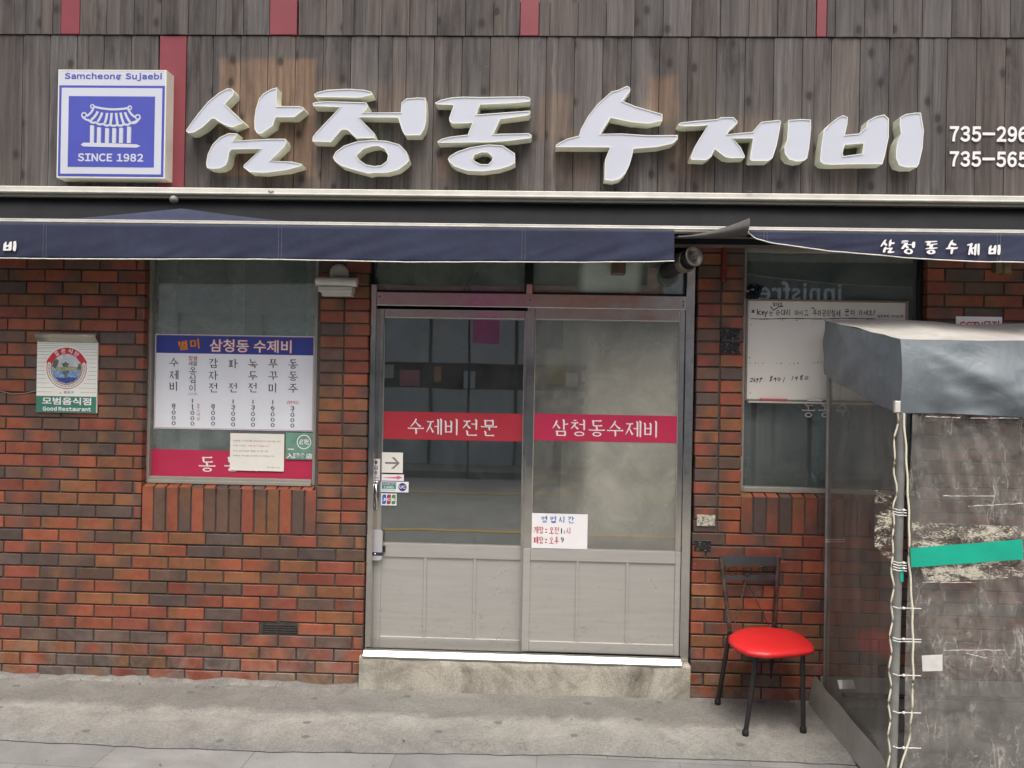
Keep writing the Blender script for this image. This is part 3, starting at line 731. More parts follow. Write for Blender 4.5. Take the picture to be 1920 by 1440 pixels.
m = MB(); m.box(-13, 2.7, -11.46, -13, 2.02, 2.92); m.build('panel', 'opp_grey', ob)
m = MB(); m.box(2.7, 13, -11.44, -13, 2.02, 3.85); fs_ = sub(m.build('fascia', 'opp_sign', ob), ob)
m = MB(); m.box(-13, -3.6, -11.5, -13, 2.92, 6.2); m.build('upper_wall', 'opp_pale', ob)
m = MB(); m.box(2.42, 3.5, -11.38, -11.5, 0, 4.6); m.build('pier', 'opp_pale', ob)
m = MB(); m.box(-3.2, -.4, -11.40, -11.46, 3.1, 3.9); m.box(4, 7, -11.42, -11.5, 4.4, 6.4); m.build('pink_panel', 'opp_pink', ob)
m = MB(); m.box(-1.7, .3, -11.41, -11.5, 4.3, 6.0); m.box(-6, -4, -11.41, -11.5, 4.3, 6.0); m.box(8, 9.6, -11.41, -11.5, 4.4, 6.2); m.build('upper_window', 'opp_pale', ob)
q = 15.72/FPX
m = MB(); font_into(m, "innisfree", 4.02, 5.88, 3.34, 3.72, -11.432, .012, 0, 1.06)
# text must read from the street (facing +Y): turn it round
xs = [v.x for v in m.v]; mx_ = (min(xs)+max(xs))/2
m.v = [Vector((2*mx_-v.x, v.y, v.z)) for v in m.v]; m.f = [f[::-1] for f in m.f]
m.build('lettering', 'white_paint', fs_)
bn = thing('pink_banner', "pink cloth banner hanging across the street, mirrored in the steel door head", 'banner', (-.95, -9.2, 2.2))
m = MB(); m.grid(lambda i, j: (-1.15+.45*i+.02*math.sin(j*9), -9.2+.03*math.sin(i*7+j*5), 2.3+1.5*j), 8, 16); m.build('cloth', 'pink_cloth', bn)
m = MB(); m.tube([(-1.25, -9.2, 3.82), (-.6, -9.2, 3.82)], .012); m.tube([(-1.2, -9.2, 0), (-1.2, -9.2, 3.85)], .02); m.build('pole', 'dark_metal', bn)

# ================================================================== THE RESTAURANT BUILDING
bld = thing('restaurant_building', "restaurant front with brick walls, steel sliding doors and weathered plank upper wall", 'building', (0, 0, 0))

# ---- brick
PIT = .0667; JT = .0085; BL = .2005
def brick_tone():
    r = random.random()
    if r < .34: a = (.270, .082, .043)
    elif r < .58: a = (.225, .066, .042)
    elif r < .74: a = (.235, .098, .046)
    elif r < .90: a = (.125, .075, .054)
    else: a = (.098, .072, .064)
    k = random.uniform(.92, 1.26); return tuple(v*k for v in a)
class Bricks(MB):
    def __init__(s): super().__init__(); s.tone = []
    def brick(s, x0, x1, z0, z1, y0=0.0, depth=.1, vert=False):
        if x1-x0 < .012 or z1-z0 < .012: return
        c = .0022; y0 += random.uniform(-.0022, .0022); x0 += random.uniform(-.0012, .0012); x1 += random.uniform(-.0012, .0012); z0 += random.uniform(-.0009, .0009); z1 += random.uniform(-.0009, .0009)
        a = brick_tone(); style = random.random()
        dark = (.112, .076, .060) if random.random() < .75 else (.21, .105, .048)
        def tone(u):
            if style < .26: f = 0
            elif style < .50: f = max(0, min(1, (u-.45)/.4))
            elif style < .72: f = max(0, min(1, (.55-u)/.4))
            elif style < .9: f = min(1, abs(u-.5)*2.2)
            else: f = 1-min(1, abs(u-.5)*2.2)
            f *= .85
            return tuple(a[i]*(1-f)+dark[i]*f for i in range(3))+(1,)
        n = 6
        def P_(u, w_, y): return (x0+(x1-x0)*u, y, z0+(z1-z0)*w_)
        ex, ez = c/(x1-x0), c/(z1-z0)
        us = [ex+(1-2*ex)*k/n for k in range(n+1)]
        vs = []; cols = []
        for w_ in (ez, 1-ez):
            for u in us: vs.append(P_(u, w_, y0)); cols.append(tone(w_ if vert else u))
        ring = [(0, 0), (1, 0), (1, 1), (0, 1)]
        for yy in (y0+c, y0+depth):
            for u, w_ in ring: vs.append(P_(u, w_, yy)); cols.append(tone(w_ if vert else u))
        N = n+1; A = 2*N; B = A+4
        fs = [(k, k+1, N+k+1, N+k) for k in range(n)]
        fs += [tuple([A, A+1]+[k for k in range(n, -1, -1)]), (A+1, A+2, N+n, n), tuple([A+2, A+3]+[N+k for k in range(n+1)]), (A+3, A, 0, N)]
        for i in range(4): j = (i+1) % 4; fs.append((B+i, B+j, A+j, A+i))
        s.add(vs, fs, 0); s.tone += cols
    def fill(s, x0, x1, z0, z1, phase=0.0, holes=()):
        k0 = round(z0/PIT); k1 = math.ceil((z1-.01)/PIT)
        for k in range(k0, k1):
            za, zb = max(z0, k*PIT)+JT/2, min(z1, (k+1)*PIT)-JT/2
            off = phase + (BL/2 if k % 2 else 0)
            i = math.floor((x0-off)/BL)-1
            while off+i*BL < x1:
                xa, xb = max(x0+.001, off+i*BL+JT/2), min(x1-.001, off+(i+1)*BL-JT/2); i += 1
                if xb-xa < .02: continue
                if any(xa < h[1]-.01 and xb > h[0]+.01 and za < h[3]-.01 and zb > h[2]+.01 for h in holes): continue
                s.brick(xa, xb, za, zb)
    def soldiers(s, x0, x1, z0, z1, y0=0.):
        n = round((x1-x0)/.0667); p = (x1-x0)/n
        for k in range(n): s.brick(x0+k*p+JT/2, x0+(k+1)*p-JT/2, z0+JT/2, z1-JT/2, y0, .1, True)
    def stack(s, x0, x1, z0, z1, cols=2):
        p = (x1-x0)/cols; k0 = round(z0/PIT); k1 = math.ceil((z1-.01)/PIT)
        for k in range(k0, k1):
            for c in range(cols):
                s.brick(x0+c*p+(.004 if c else 0)+random.uniform(-.002, .002), x0+(c+1)*p-(.004 if c < cols-1 else 0)+random.uniform(-.003, .003), max(z0, k*PIT)+JT/2, min(z1, (k+1)*PIT)-JT/2)
    def mortar(s, x0, x1, z0, z1, y=.007, depth=.19):
        s.box(x0, x1, y, y+depth, z0, z1, 1); s.tone += [(.1, .1, .1, 1)]*8
    def done(s):
        return s.build('brick_wall', ['brick', 'mortar'], bld, {'tone': ('FLOAT_COLOR', s.tone)})
ZT = Z(600, 400)                       # top of the brickwork, behind the awning
xl_edge = X(682, 1100)                 # left side of the door opening
xr_edge = X(1297, 1100)
zs_l = round(Z(430, 998)/PIT)*PIT      # bottom of the soldier sill, left window
zs_r = round(Z(1470, 1011)/PIT)*PIT
xw0, xw1 = X(264, 960), X(591, 700)    # left window opening
zw0 = Z(440, 915)
xv0, xv1 = X(1393, 700), X(1737, 600)  # right window opening
zv0 = Z(1470, 932)
vent = (X(489, 1180), X(561, 1180), round(Z(525, 1191)/PIT)*PIT, round(Z(525, 1191)/PIT)*PIT+PIT)
b = Bricks()
ph = X(4, 1190) % BL
xpier_l = X(597, 800)
b.fill(-4.3, xw0, zs_l, ZT, ph); b.fill(-4.3, xl_edge, -PIT, zs_l, ph, [vent])
b.soldiers(xw0, xpier_l, zs_l, zw0); b.stack(xpier_l, xl_edge, zs_l, ZT)
e = .007
b.mortar(-4.3, xw0-e, -.1, ZT); b.mortar(xw0-e, xl_edge-e, -.1, zs_l-.002); b.mortar(xw0+e, xw1+.002, zs_l-.002, zw0-.006, .007, .1); b.mortar(xw1+e, xl_edge-e, zs_l-.002, ZT)
b.done()
b = Bricks()
ph2 = X(1430, 1145) % BL
b.fill(xr_edge, 3.4, -PIT, zs_r, ph2); b.stack(xr_edge+.006, xv0, zs_r, ZT); b.soldiers(xv0, xv1, zs_r, zv0)
b.fill(xv1, 3.4, zs_r, ZT, ph2)
b.mortar(xr_edge+e, 3.4, -.1, zs_r-.002); b.mortar(xr_edge+e, xv0-e, zs_r-.002, ZT); b.mortar(xv0+e, xv1-e, zs_r-.002, zv0-.006, .007, .1); b.mortar(xv1+e, 3.4, zs_r-.002, ZT)
b.done()
# sloping rowlock sills: brick tops that run back to the frames
def sill(x0, x1, z, n):
    bb = Bricks(); p = (x1-x0)/n
    for k in range(n):
        xa, xb = x0+k*p+JT/2, x0+(k+1)*p-JT/2; t = brick_tone()+(1,)
        bb.add([(xa, .001, z-.004), (xb, .001, z-.004), (xb, .085, z+.022), (xa, .085, z+.022), (xa, .001, z-.02), (xb, .001, z-.02), (xb, .085, z-.02), (xa, .085, z-.02)],
               [(0, 1, 2, 3), (5, 4, 7, 6), (0, 3, 7, 4), (1, 5, 6, 2), (2, 6, 7, 3)], 0); bb.tone += [t]*8
    return bb.build('window_sill', ['brick'], bld, {'tone': ('FLOAT_COLOR', bb.tone)})
sill(xw0+.002, xw1-.002, zw0, 14); sill(xv0+.002, xv1-.002, zv0, 14)
# cement fillet where the wall meets the apron
m = MB()
def fil(i, j):
    x = -4.3+ (xl_edge+4.3-.01)*i
    d = .018+.012*mnoise.noise(Vector((x*6, 1, 0)))+.008*mnoise.noise(Vector((x*23, 4, 0)))
    h = max(.004, .020+.020*mnoise.noise(Vector((x*4, 7, 0))) + .012*mnoise.noise(Vector((x*17, 2, 0))))
    return (x, .004-d*2.0*j, h*(1-j)+.0035)
m.grid(fil, 260, 3); m.f = [f[::-1] for f in m.f]; m.build('cement_fillet', 'apron', bld)

# ---- interior shell
xi0, xi1 = -4.2, 3.3
m = MB(); m.box(xi0, xi1, 2.6, 2.7, -.1, 2.6); m.box(xi0-.1, xi0, .2, 2.6, -.1, 2.6); m.box(xi1, xi1+.1, .2, 2.6, -.1, 2.6); m.build('interior_wall', 'interior', bld)
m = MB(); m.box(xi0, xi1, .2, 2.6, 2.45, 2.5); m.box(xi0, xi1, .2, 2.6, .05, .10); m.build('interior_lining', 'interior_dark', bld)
# lintel / backing behind the cladding and the awning
m = MB(); m.box(-4.3, 3.4, -.085, .2, ZT+.002, 3.6); m.build('upper_wall', 'soffit', bld)

# ---- plank cladding
YW = -.12
zc_top = Z(960, -40, YW); z_join = Z(960, 69, YW); zc_bot = Z(960, 358, YW)
PW = .1442
reds_up = [(115, 151), (506, 558), (975, 1011), (1530, 1550)]
red_lo = (297, 348)
patches = [  # (u0, v0, u1, v1, strength, softness px): paler wood where older lettering hung
 (412, 113, 592, 330, .95, 8), (590, 140, 640, 330, .35, 18), (1000, 180, 1075, 260, .45, 18), (1040, 260, 1110, 345, .4, 20),
 (1212, 142, 1268, 232, .7, 14), (1255, 240, 1300, 330, .5, 20), (700, 160, 760, 240, .3, 24), (820, 280, 850, 330, .5, 12), (1380, 215, 1460, 260, .35, 22), (480, 300, 620, 345, .3, 20)]
def patch_at(x, z):
    # measured on the boards: convert board position to the survey pixel grid
    p = Vector((x, YW, z))-CAM; d = p.dot(FWD); u = 960+FPX*p.dot(RIGHT)/d; v = 720+FPX*p.dot(DOWN)/d
    k = 0
    for u0, v0, u1, v1, s, soft in patches:
        dd = min(u-u0, u1-u, v-v0, v1-v) + 10*mnoise.noise(Vector((x*9, z*9, 1)))*(soft/14)
        k = max(k, s*max(0, min(1, .5+dd/soft)))
    return k
mb = MB(); tint = []; plank = []; patch = []
def add_plank(x0, x1, z0, z1, y):
    nx, nz = 6, max(2, int((z1-z0)/.025)); c = .003
    T = random.choice([.84, .93, 1., 1., 1.07, 1.16]); warm = random.uniform(-.03, .05)
    tv = (T*(1+warm), T, T*(1-warm), 1); pv = (random.random(), random.random(), random.random())
    bow = random.uniform(-.0015, .0015)
    o = len(mb.v); vs = []
    for j in range(nz+1):
        for i in range(nx+1):
            u = i/nx; xx = x0+(x1-x0)*u; zz = z0+(z1-z0)*j/nz
            edge = c if i in (0, nx) else 0
            vs.append((xx, y+bow*math.cos((u-.5)*PI)+edge, zz)); patch.append(patch_at(xx, zz) if z1 < z_join+.01 else 0)
    fs = [(j*(nx+1)+i, j*(nx+1)+i+1, (j+1)*(nx+1)+i+1, (j+1)*(nx+1)+i) for j in range(nz) for i in range(nx)]
    mb.add(vs, fs); tint.extend([tv]*len(vs)); plank.extend([pv]*len(vs))
    bs = [(x0, y+c, z0), (x1, y+c, z0), (x1, y+c, z1), (x0, y+c, z1), (x0, y+.03, z0), (x1, y+.03, z0), (x1, y+.03, z1), (x0, y+.03, z1)]
    mb.add(bs, [(0, 3, 7, 4), (1, 5, 6, 2), (0, 4, 5, 1), (3, 2, 6, 7)]); tint.extend([tv]*8); plank.extend([pv]*8); patch.extend([0]*8)
def row(z0, z1, vref, start_u, reds, y):
    x = X(start_u, vref, YW)
    xs = [x]
    while x > -4.3: x -= PW; xs.insert(0, x)
    x = xs[-1]
    while x < 3.4: x += PW; xs.append(x)
    rr = [(X(a, vref, YW), X(b_, vref, YW)) for a, b_ in reds]
    for a, b_ in zip(xs[:-1], xs[1:]):
        segs = [(a, b_)]
        for r0, r1 in rr:
            ns = []
            for s0, s1 in segs:
                if r1 <= s0 or r0 >= s1: ns.append((s0, s1)); continue
                if r0-s0 > .012: ns.append((s0, r0))
                if s1-r1 > .012: ns.append((r1, s1))
            segs = ns
        for s0, s1 in segs:
            if s1-s0 > .09 and random.random() < .16:
                k = s0+(s1-s0)*random.choice([.42, .5, .58]); add_plank(s0+.0016, k-.0007, z0, z1, y); add_plank(k+.0007, s1-.0016, z0, z1, y)
            else: add_plank(s0+.0016, s1-.0016, z0, z1, y+random.uniform(-.001, .001))
    out = []
    for r0, r1 in rr:
        q_ = MB(); q_.cbox(r0+.002, r1-.002, y-.001, y+.03, z0, z1, .002); out.append(q_.build('red_board', 'red_board', bld))
row(z_join+.004, zc_top+.25, 35, 201, reds_up, YW-.006)
row(zc_bot, z_join-.001, 200, 346.2, [red_lo], YW)
mb.build('plank_cladding', 'wood', bld, {'tint': ('FLOAT_COLOR', tint), 'plank': ('FLOAT_VECTOR', plank), 'patch': ('FLOAT', patch)})

# ---- doorstep
sx0, sx1 = X(673, 1275, -.03), X(1294, 1285, -.03); zst = Z(980, 1240, -.03)
m = MB()
def stp(i, j):
    x = sx0+(sx1-sx0)*i
    wob = .004*mnoise.noise(Vector((x*7, j*4, 2)))
    if j <= .25: return (x, -.034+wob, -.03+(zst+.03-.010)*j/.25)
    if j <= .4: k = (j-.25)/.15; return (x, -.034+.010*k+wob, zst-.010+.010*math.sin(k*PI/2))
    k = (j-.4)/.6; return (x, -.024+.25*k, zst)
m.grid(stp, 120, 20)
for xx, fl in ((sx0, False), (sx1, True)):
    f_ = (0, 1, 2, 3) if fl else (3, 2, 1, 0)
    m.add([(xx, -.034, -.03), (xx, .2, -.03), (xx, .2, zst), (xx, -.03, zst)], [f_])
step = m.build('doorstep', 'step', bld)

# ---- sliding doors
YF = .03
zsill_t = Z(980, 1229, YF); zhead_t = Z(990, 551, YF); zhead_b = Z(990, 577, YF)
xj0, xj1 = X(690, 900, YF), X(1290, 900, YF)
df = thing  # (alias unused)
m = MB()
m.box(xl_edge+.003, xj0+.030, YF, YF+.12, zst, zhead_t+.04); m.box(xj1-.026, xr_edge-.003, YF, YF+.12, zst, zhead_t+.3)
m.box(xj0+.0302, xj1-.0262, YF-.004, YF+.12, zhead_b, zhead_t)
fr_ = sub(m.build('door_frame', 'steel', bld, bevel=.003), bld)
for u, v in ((712, 556), (1281, 566), (994, 562), (1281, 573)):
    m = MB(); m.lathe(W(u, v, YF-.004), (0, -1, 0), [(.0042, 0), (.0035, .0015), (0, .002)], 10); m.build('screw', 'dark_metal', fr_)
zsl = Z(980, 1227.5, -.01)
m = MB(); xa_, xb_ = X(681, 1235, -.02), X(1277, 1235, -.02)
m.add([(xa_, -.036, zst-.006), (xb_, -.036, zst-.006), (xb_, -.036, zst+.004), (xa_, -.036, zst+.004), (xa_, -.012, zsl), (xb_, -.012, zsl), (xa_, .0183, zsl), (xb_, .0183, zsl), (xa_, .0183, zst), (xb_, .0183, zst)],
      [(0, 1, 2, 3), (3, 2, 5, 4), (4, 5, 7, 6), (0, 3, 4, 6, 8), (1, 9, 7, 5, 2)])
m.box(xj0+.03, xj1-.03, .0185, .03, zst+.0125, zsill_t-.002); m.box(xj0+.03, xj1-.03, .052, .058, zst+.0125, zsill_t+.002); m.box(xj0+.03, xj1-.03, .085, .091, zst+.0125, zsill_t+.002)
m.build('door_sill', 'sill_steel', bld)

def leaf(px, y, glass, tilt_ref):
    """px: outer l, outer r, top, glass l, glass r, glass top, glass bottom, panel top, panel bottom, leaf bottom, mullions"""
    (ol, orr, top, gl, gr, gt, gb, pt, pb, bt, mull, lower_l, lower_r) = px
    cx_ = (ol+orr)/2
    x0, x1 = X(ol, 820, y), X(orr, 820, y); zt, zb = Z(cx_, top, y), Z(cx_, bt, y)
    g0, g1, gzt, gzb = X(gl, 800, y), X(gr, 800, y), Z(cx_, gt, y), Z(cx_, gb, y)
    pz1, pz0 = Z(cx_, pt, y), Z(cx_, pb, y); p0, p1 = X(lower_l, 1120, y), X(lower_r, 1120, y)
    th = .028
    d = MB()
    d.box(x0, g0, y, y+th, gzb, zt); d.box(g1, x1, y, y+th, gzb, zt); d.box(g0+.0002, g1-.0002, y+.001, y+th, gzt, zt)
    fr = sub(d.build('sliding_door', 'steel', bld, bevel=.003), bld)
    d = MB(); d.box(x0, p0, y, y+th, zb, gzb-.0005); d.box(p1, x1, y, y+th, zb, gzb-.0005); d.box(p0+.0002, p1-.0002, y+.001, y+th, pz1, gzb-.001); d.box(p0+.0002, p1-.0002, y+.001, y+th, zb+.0005, pz0)
    for mu in mull:
        xm = X(mu, 1120, y); d.box(xm-.008, xm+.008, y+.003, y+th, pz0+.0005, pz1-.0005)
    d.build('lower_frame', 'panel', fr, bevel=.002)
    d = MB(); d.box(p0, p1, y+.010, y+.018, pz0, pz1); d.build('kick_panel', 'panel', fr)
    w_ = .004
    d = MB(); d.box(g0, g0+w_, y+.002, y+.012, gzb, gzt); d.box(g1-w_, g1, y+.002, y+.012, gzb, gzt); d.box(g0+w_, g1-w_, y+.002, y+.012, gzb, gzb+w_); d.box(g0+w_, g1-w_, y+.002, y+.012, gzt-w_, gzt)
    d.build('glazing_bead', 'frame_beige', fr)
    d = MB(); d.box(g0+w_, g1-w_, y+.008, y+.012, gzb+w_, gzt-w_); d.build('pane', glass, fr)
    return fr, (g0, g1, gzb, gzt)
YL, YR = .088, .044
door_l, gl_rect = leaf((703, 992, 581, 717, 981, 597, 1021, 1047, 1197, 1219, (796, 889), 713, 975), YL, 'glass_l', 0)
door_r, gr_rect = leaf((985, 1281, 578, 1000, 1271, 601, 1031, 1054, 1206, 1226, (1082, 1176), 993, 1265), YR, 'glass_r', 0)
def band(fr, rc, u0, v0, u1, v1, y, mt, text, tu0, tu1, tv0, tv1):
    x0, x1, z0, z1 = rect(u0, v0, u1, v1, y)
    d = MB(); d.box(rc[0]+.0045, rc[1]-.0045, y-.0006, y, z0, z1); d.build('vinyl_band', mt, fr)
    d = MB(); a0, a1, c0, c1 = rect(tu0, tv0, tu1, tv1, y-.0012); hangul_into(d, text, a0, a1, c0, c1, y-.0012, .062, .105)
    d.build('lettering', 'white_paint', fr)
band(door_l, gl_rect, 718, 771, 980, 828, YL+.0075, 'scarlet', "수제비전문", 765, 936, 784, 818)
band(door_r, gr_rect, 1000, 775, 1270, 831, YR+.0075, 'crimson', "삼청동수제비", 1036, 1241, 786, 821)
# chrome pull handle
m = MB(); hx = X(706, 930, YL-.02)
pts = [W(706.5, 905, YL), W(706, 910, YL-.022), W(705.5, 930, YL-.028), W(705.5, 948, YL-.022), W(706, 955, YL)]
m.tube(pts, .0065, 10); m.lathe(W(706.5, 905, YL), (0, -1, 0), [(.010, 0), (.010, .004), (.006, .006)], 14); m.lathe(W(706, 955, YL), (0, -1, 0), [(.010, 0), (.010, .004), (.006, .006)], 14)
m.build('handle', 'chrome', door_l)

# ---- transom lights over the doors
YT = .05
zt0 = zhead_t+.001; zt1 = Z(990, 470, YT)
def xs_at(u): return X(u, 520, YT)
tw = MB(); tw.box(xs_at(692), xs_at(702), YT-.01, YT+.06, zt0, zt1); tw.box(xs_at(984), xs_at(1000), YT-.012, YT+.06, zt0, zt1); tw.box(xs_at(1284), xs_at(1297), YT-.01, YT+.06, zt0, zt1); tw.box(xs_at(702), xs_at(984), YT, YT+.05, zt0, zt0+.012); tw.box(xs_at(1000), xs_at(1284), YT, YT+.05, zt0, zt0+.012); tw.box(xs_at(702), xs_at(984), YT, YT+.05, zt1-.03, zt1); tw.box(xs_at(1000), xs_at(1284), YT, YT+.05, zt1-.03, zt1)
tr = sub(tw.build('transom_window', 'black_frame', bld, bevel=.002), bld)
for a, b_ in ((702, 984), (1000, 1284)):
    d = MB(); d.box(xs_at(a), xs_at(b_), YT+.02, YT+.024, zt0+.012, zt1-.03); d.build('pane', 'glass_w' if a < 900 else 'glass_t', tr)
d = MB(); d.box(xs_at(987.5), xs_at(999), YT-.020, YT-.0125, Z(993, 552, YT), Z(993, 533, YT)); d.build('clip', 'chrome', tr, bevel=.002)
# what stands just behind the transom panes
d = MB(); d.box(xs_at(706), xs_at(985), .12, .125, zt0-.02, zt1); d.build('backing_board', plain("transom_backing", (.52, .50, .42), .7, 0, .25, 5), tr)
d = MB(); d.box(X(1092, 520, .10), X(1196, 520, .10), .10, .105, zt0-.02, zt1); d.build('backing_board', plain("transom_glow_pale", (.80, .93, .84), .7, 0, .1, 3), tr)  # pale board added as stand-in for the lit ceiling inside
d = MB(); d.box(X(1000, 520, .13), X(1300, 520, .13), .13, .135, zt0-.02, zt1); d.build('backing_board', plain("transom_dark", (.16, .165, .145), .5, 0, .6, 6), tr)
d = MB(); d.tube([W(860, 560, .13), W(868, 545, .12), W(885, 520, .11), W(905, 502, .11), W(930, 492, .11)], .0025, 6); d.tube([W(872, 560, .13), W(872, 545, .12), W(880, 525, .11), W(890, 505, .11), W(893, 490, .11)], .002, 6); d.build('cable', 'lamp_brown', tr)

# ---- left window
YG = .075
def wx(u, v=700, y=YG): return X(u, v, y)
zwt = Z(440, 440, YG); zwb = zw0+.016
m = MB(); fw = .018
x0, x1 = wx(282), wx(592)
m.box(x0-.012, x0+fw*.6, YG-.02, YG+.05, zwb, zwt); m.box(x1-fw*.3, x1+.012, YG-.02, YG+.05, zwb, zwt); m.box(x0+fw*.6+.0002, x1-fw*.3-.0002, YG-.025, YG+.05, zwb, zwb+.030); m.box(x0+fw*.6+.0002, x1-fw*.3-.0002, YG-.02, YG+.05, zwt-.03, zwt)
m.box(x0+fw*.6+.0002, x1-fw*.3-.0002, YG-.038, YG-.026, zwb-.004, zwb+.014)
win = sub(m.build('window', 'frame_beige', bld, bevel=.002), bld)
d = MB(); d.box(x0+.01, x1-.005, YG+.008, YG+.012, zwb+.03, zwt-.03); d.build('pane', 'glass_w', win)
ys = YG+.035
d = MB()
for a, b_ in ((280, 330), (436, 457), (574, 600)): d.box(X(a, 560, ys), X(b_, 560, ys), ys, ys+.03, zwb-.05, zwt)
d.box(X(330, 560, ys), X(436, 560, ys), ys+.001, ys+.03, zwb-.05, zwb+.16); d.box(X(457, 560, ys), X(574, 560, ys), ys+.001, ys+.03, zwb-.05, zwb+.16)
d.build('inner_sash', 'frame_white', win, bevel=.002)
d = MB(); d.box(X(322, 560, ys), X(440, 560, ys), ys+.012, ys+.018, zwb, zwt); d.box(X(450, 560, ys), X(580, 560, ys), ys+.012, ys+.018, zwb, zwt); d.build('frosted_pane', 'frosted', win)
# crimson film along the foot of the pane
bx0, bx1, bz0, bz1 = rect(284, 842, 588, 902, YG+.007)
d = MB(); d.box(x0+.012, x1-.007, YG+.0068, YG+.0076, zwb+.0305, bz1); d.build('vinyl_band', 'crimson', win)
d = MB()
for ch, u in (("동", 388), ("동", 436), ("주", 480)):
    a0, a1, c0, c1 = rect(u-15, 856, u+16, 885, YG+.006); hangul_into(d, ch, a0, a1, c0, c1, YG+.006, .07, .12, gap=0)
d.build('lettering', 'white_paint', win)

# ---- right window
zvt = Z(1540, 462, YG); zvb = zv0+.016
x0, x1 = wx(1393), wx(1716)
m = MB(); m.box(x0-.01, x0+.006, YG-.02, YG+.05, zvb, zvt); m.box(x0+.0062, x1, YG-.025, YG+.05, zvb, zvb+.026); m.box(x0+.0062, x1, YG-.02, YG+.05, zvt-.035, zvt)
win2 = sub(m.build('window', 'frame_beige', bld, bevel=.002), bld)
d = MB(); d.box(x1+.0005, X(1738, 700, YG), YG-.03, YG+.05, zvb, zvt); d.build('dark_post', 'black_frame', win2, bevel=.002)
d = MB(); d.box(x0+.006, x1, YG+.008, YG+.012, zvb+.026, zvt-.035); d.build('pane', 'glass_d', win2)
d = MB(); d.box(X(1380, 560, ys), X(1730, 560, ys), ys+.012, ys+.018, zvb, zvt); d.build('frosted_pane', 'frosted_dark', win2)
d = MB()
for a, b_ in ((1418, 1432), (1518, 1532), (1640, 1660)): d.box(X(a, 860, ys), X(b_, 860, ys), ys, ys+.010, zvb, Z(1500, 795, ys))
d.build('inner_sash', 'frosted', win2)
d = MB()
for ch, u in (("동", 1516), ("동", 1547), ("주", 1580)):
    a0, a1, c0, c1 = rect(u-12, 748, u+12, 783, YG+.0065); hangul_into(d, ch, a0, a1, c0, c1, YG+.0065, .07, .12, gap=0)
d.build('lettering', 'white_paint', win2)

# ---- clay vent brick
m = MB(); vx0, vx1, vz0, vz1 = vent
m.box(vx0+.004, vx1-.004, .006, .09, vz0+.004, vz1-.004)
for k in range(4):
    zz = vz0+.012+k*.0125; m.box(vx0+.010, vx1-.010, .0005, .006, zz, zz+.005)
m.box(vx0+.004, vx0+.010, .0, .006, vz0+.004, vz1-.004); m.box(vx1-.010, vx1-.004, .0, .006, vz0+.004, vz1-.004)
m.build('air_vent', 'vent', bld)

# ================================================================== RAISED LETTERS
YLF = YW-.078
def px_ring(pts, ox, oy, y): return [(lambda w_: (w_.x, w_.z))(W(ox+a/3.84, oy+c/3.84, y)) for a, c in pts]
def inset(r, d):
    n = len(r); area = sum(r[i][0]*r[(i+1) % n][1]-r[(i+1) % n][0]*r[i][1] for i in range(n)); s = 1 if area > 0 else -1
    out = []
    for i in range(n):
        a, p, c = r[i-1], r[i], r[(i+1) % n]
        e1 = (p[0]-a[0], p[1]-a[1]); e2 = (c[0]-p[0], c[1]-p[1]); l1 = math.hypot(*e1) or 1; l2 = math.hypot(*e2) or 1
        n1 = (-e1[1]/l1*s, e1[0]/l1*s); n2 = (-e2[1]/l2*s, e2[0]/l2*s)
        bx_, bz_ = n1[0]+n2[0], n1[1]+n2[1]; L = max(.6, (bx_*bx_+bz_*bz_)/2)
        out.append((p[0]+bx_*d/L, p[1]+bz_*d/L))
    return out
A_, B_, C_ = (340, 130), (800, 130), (1240, 130)
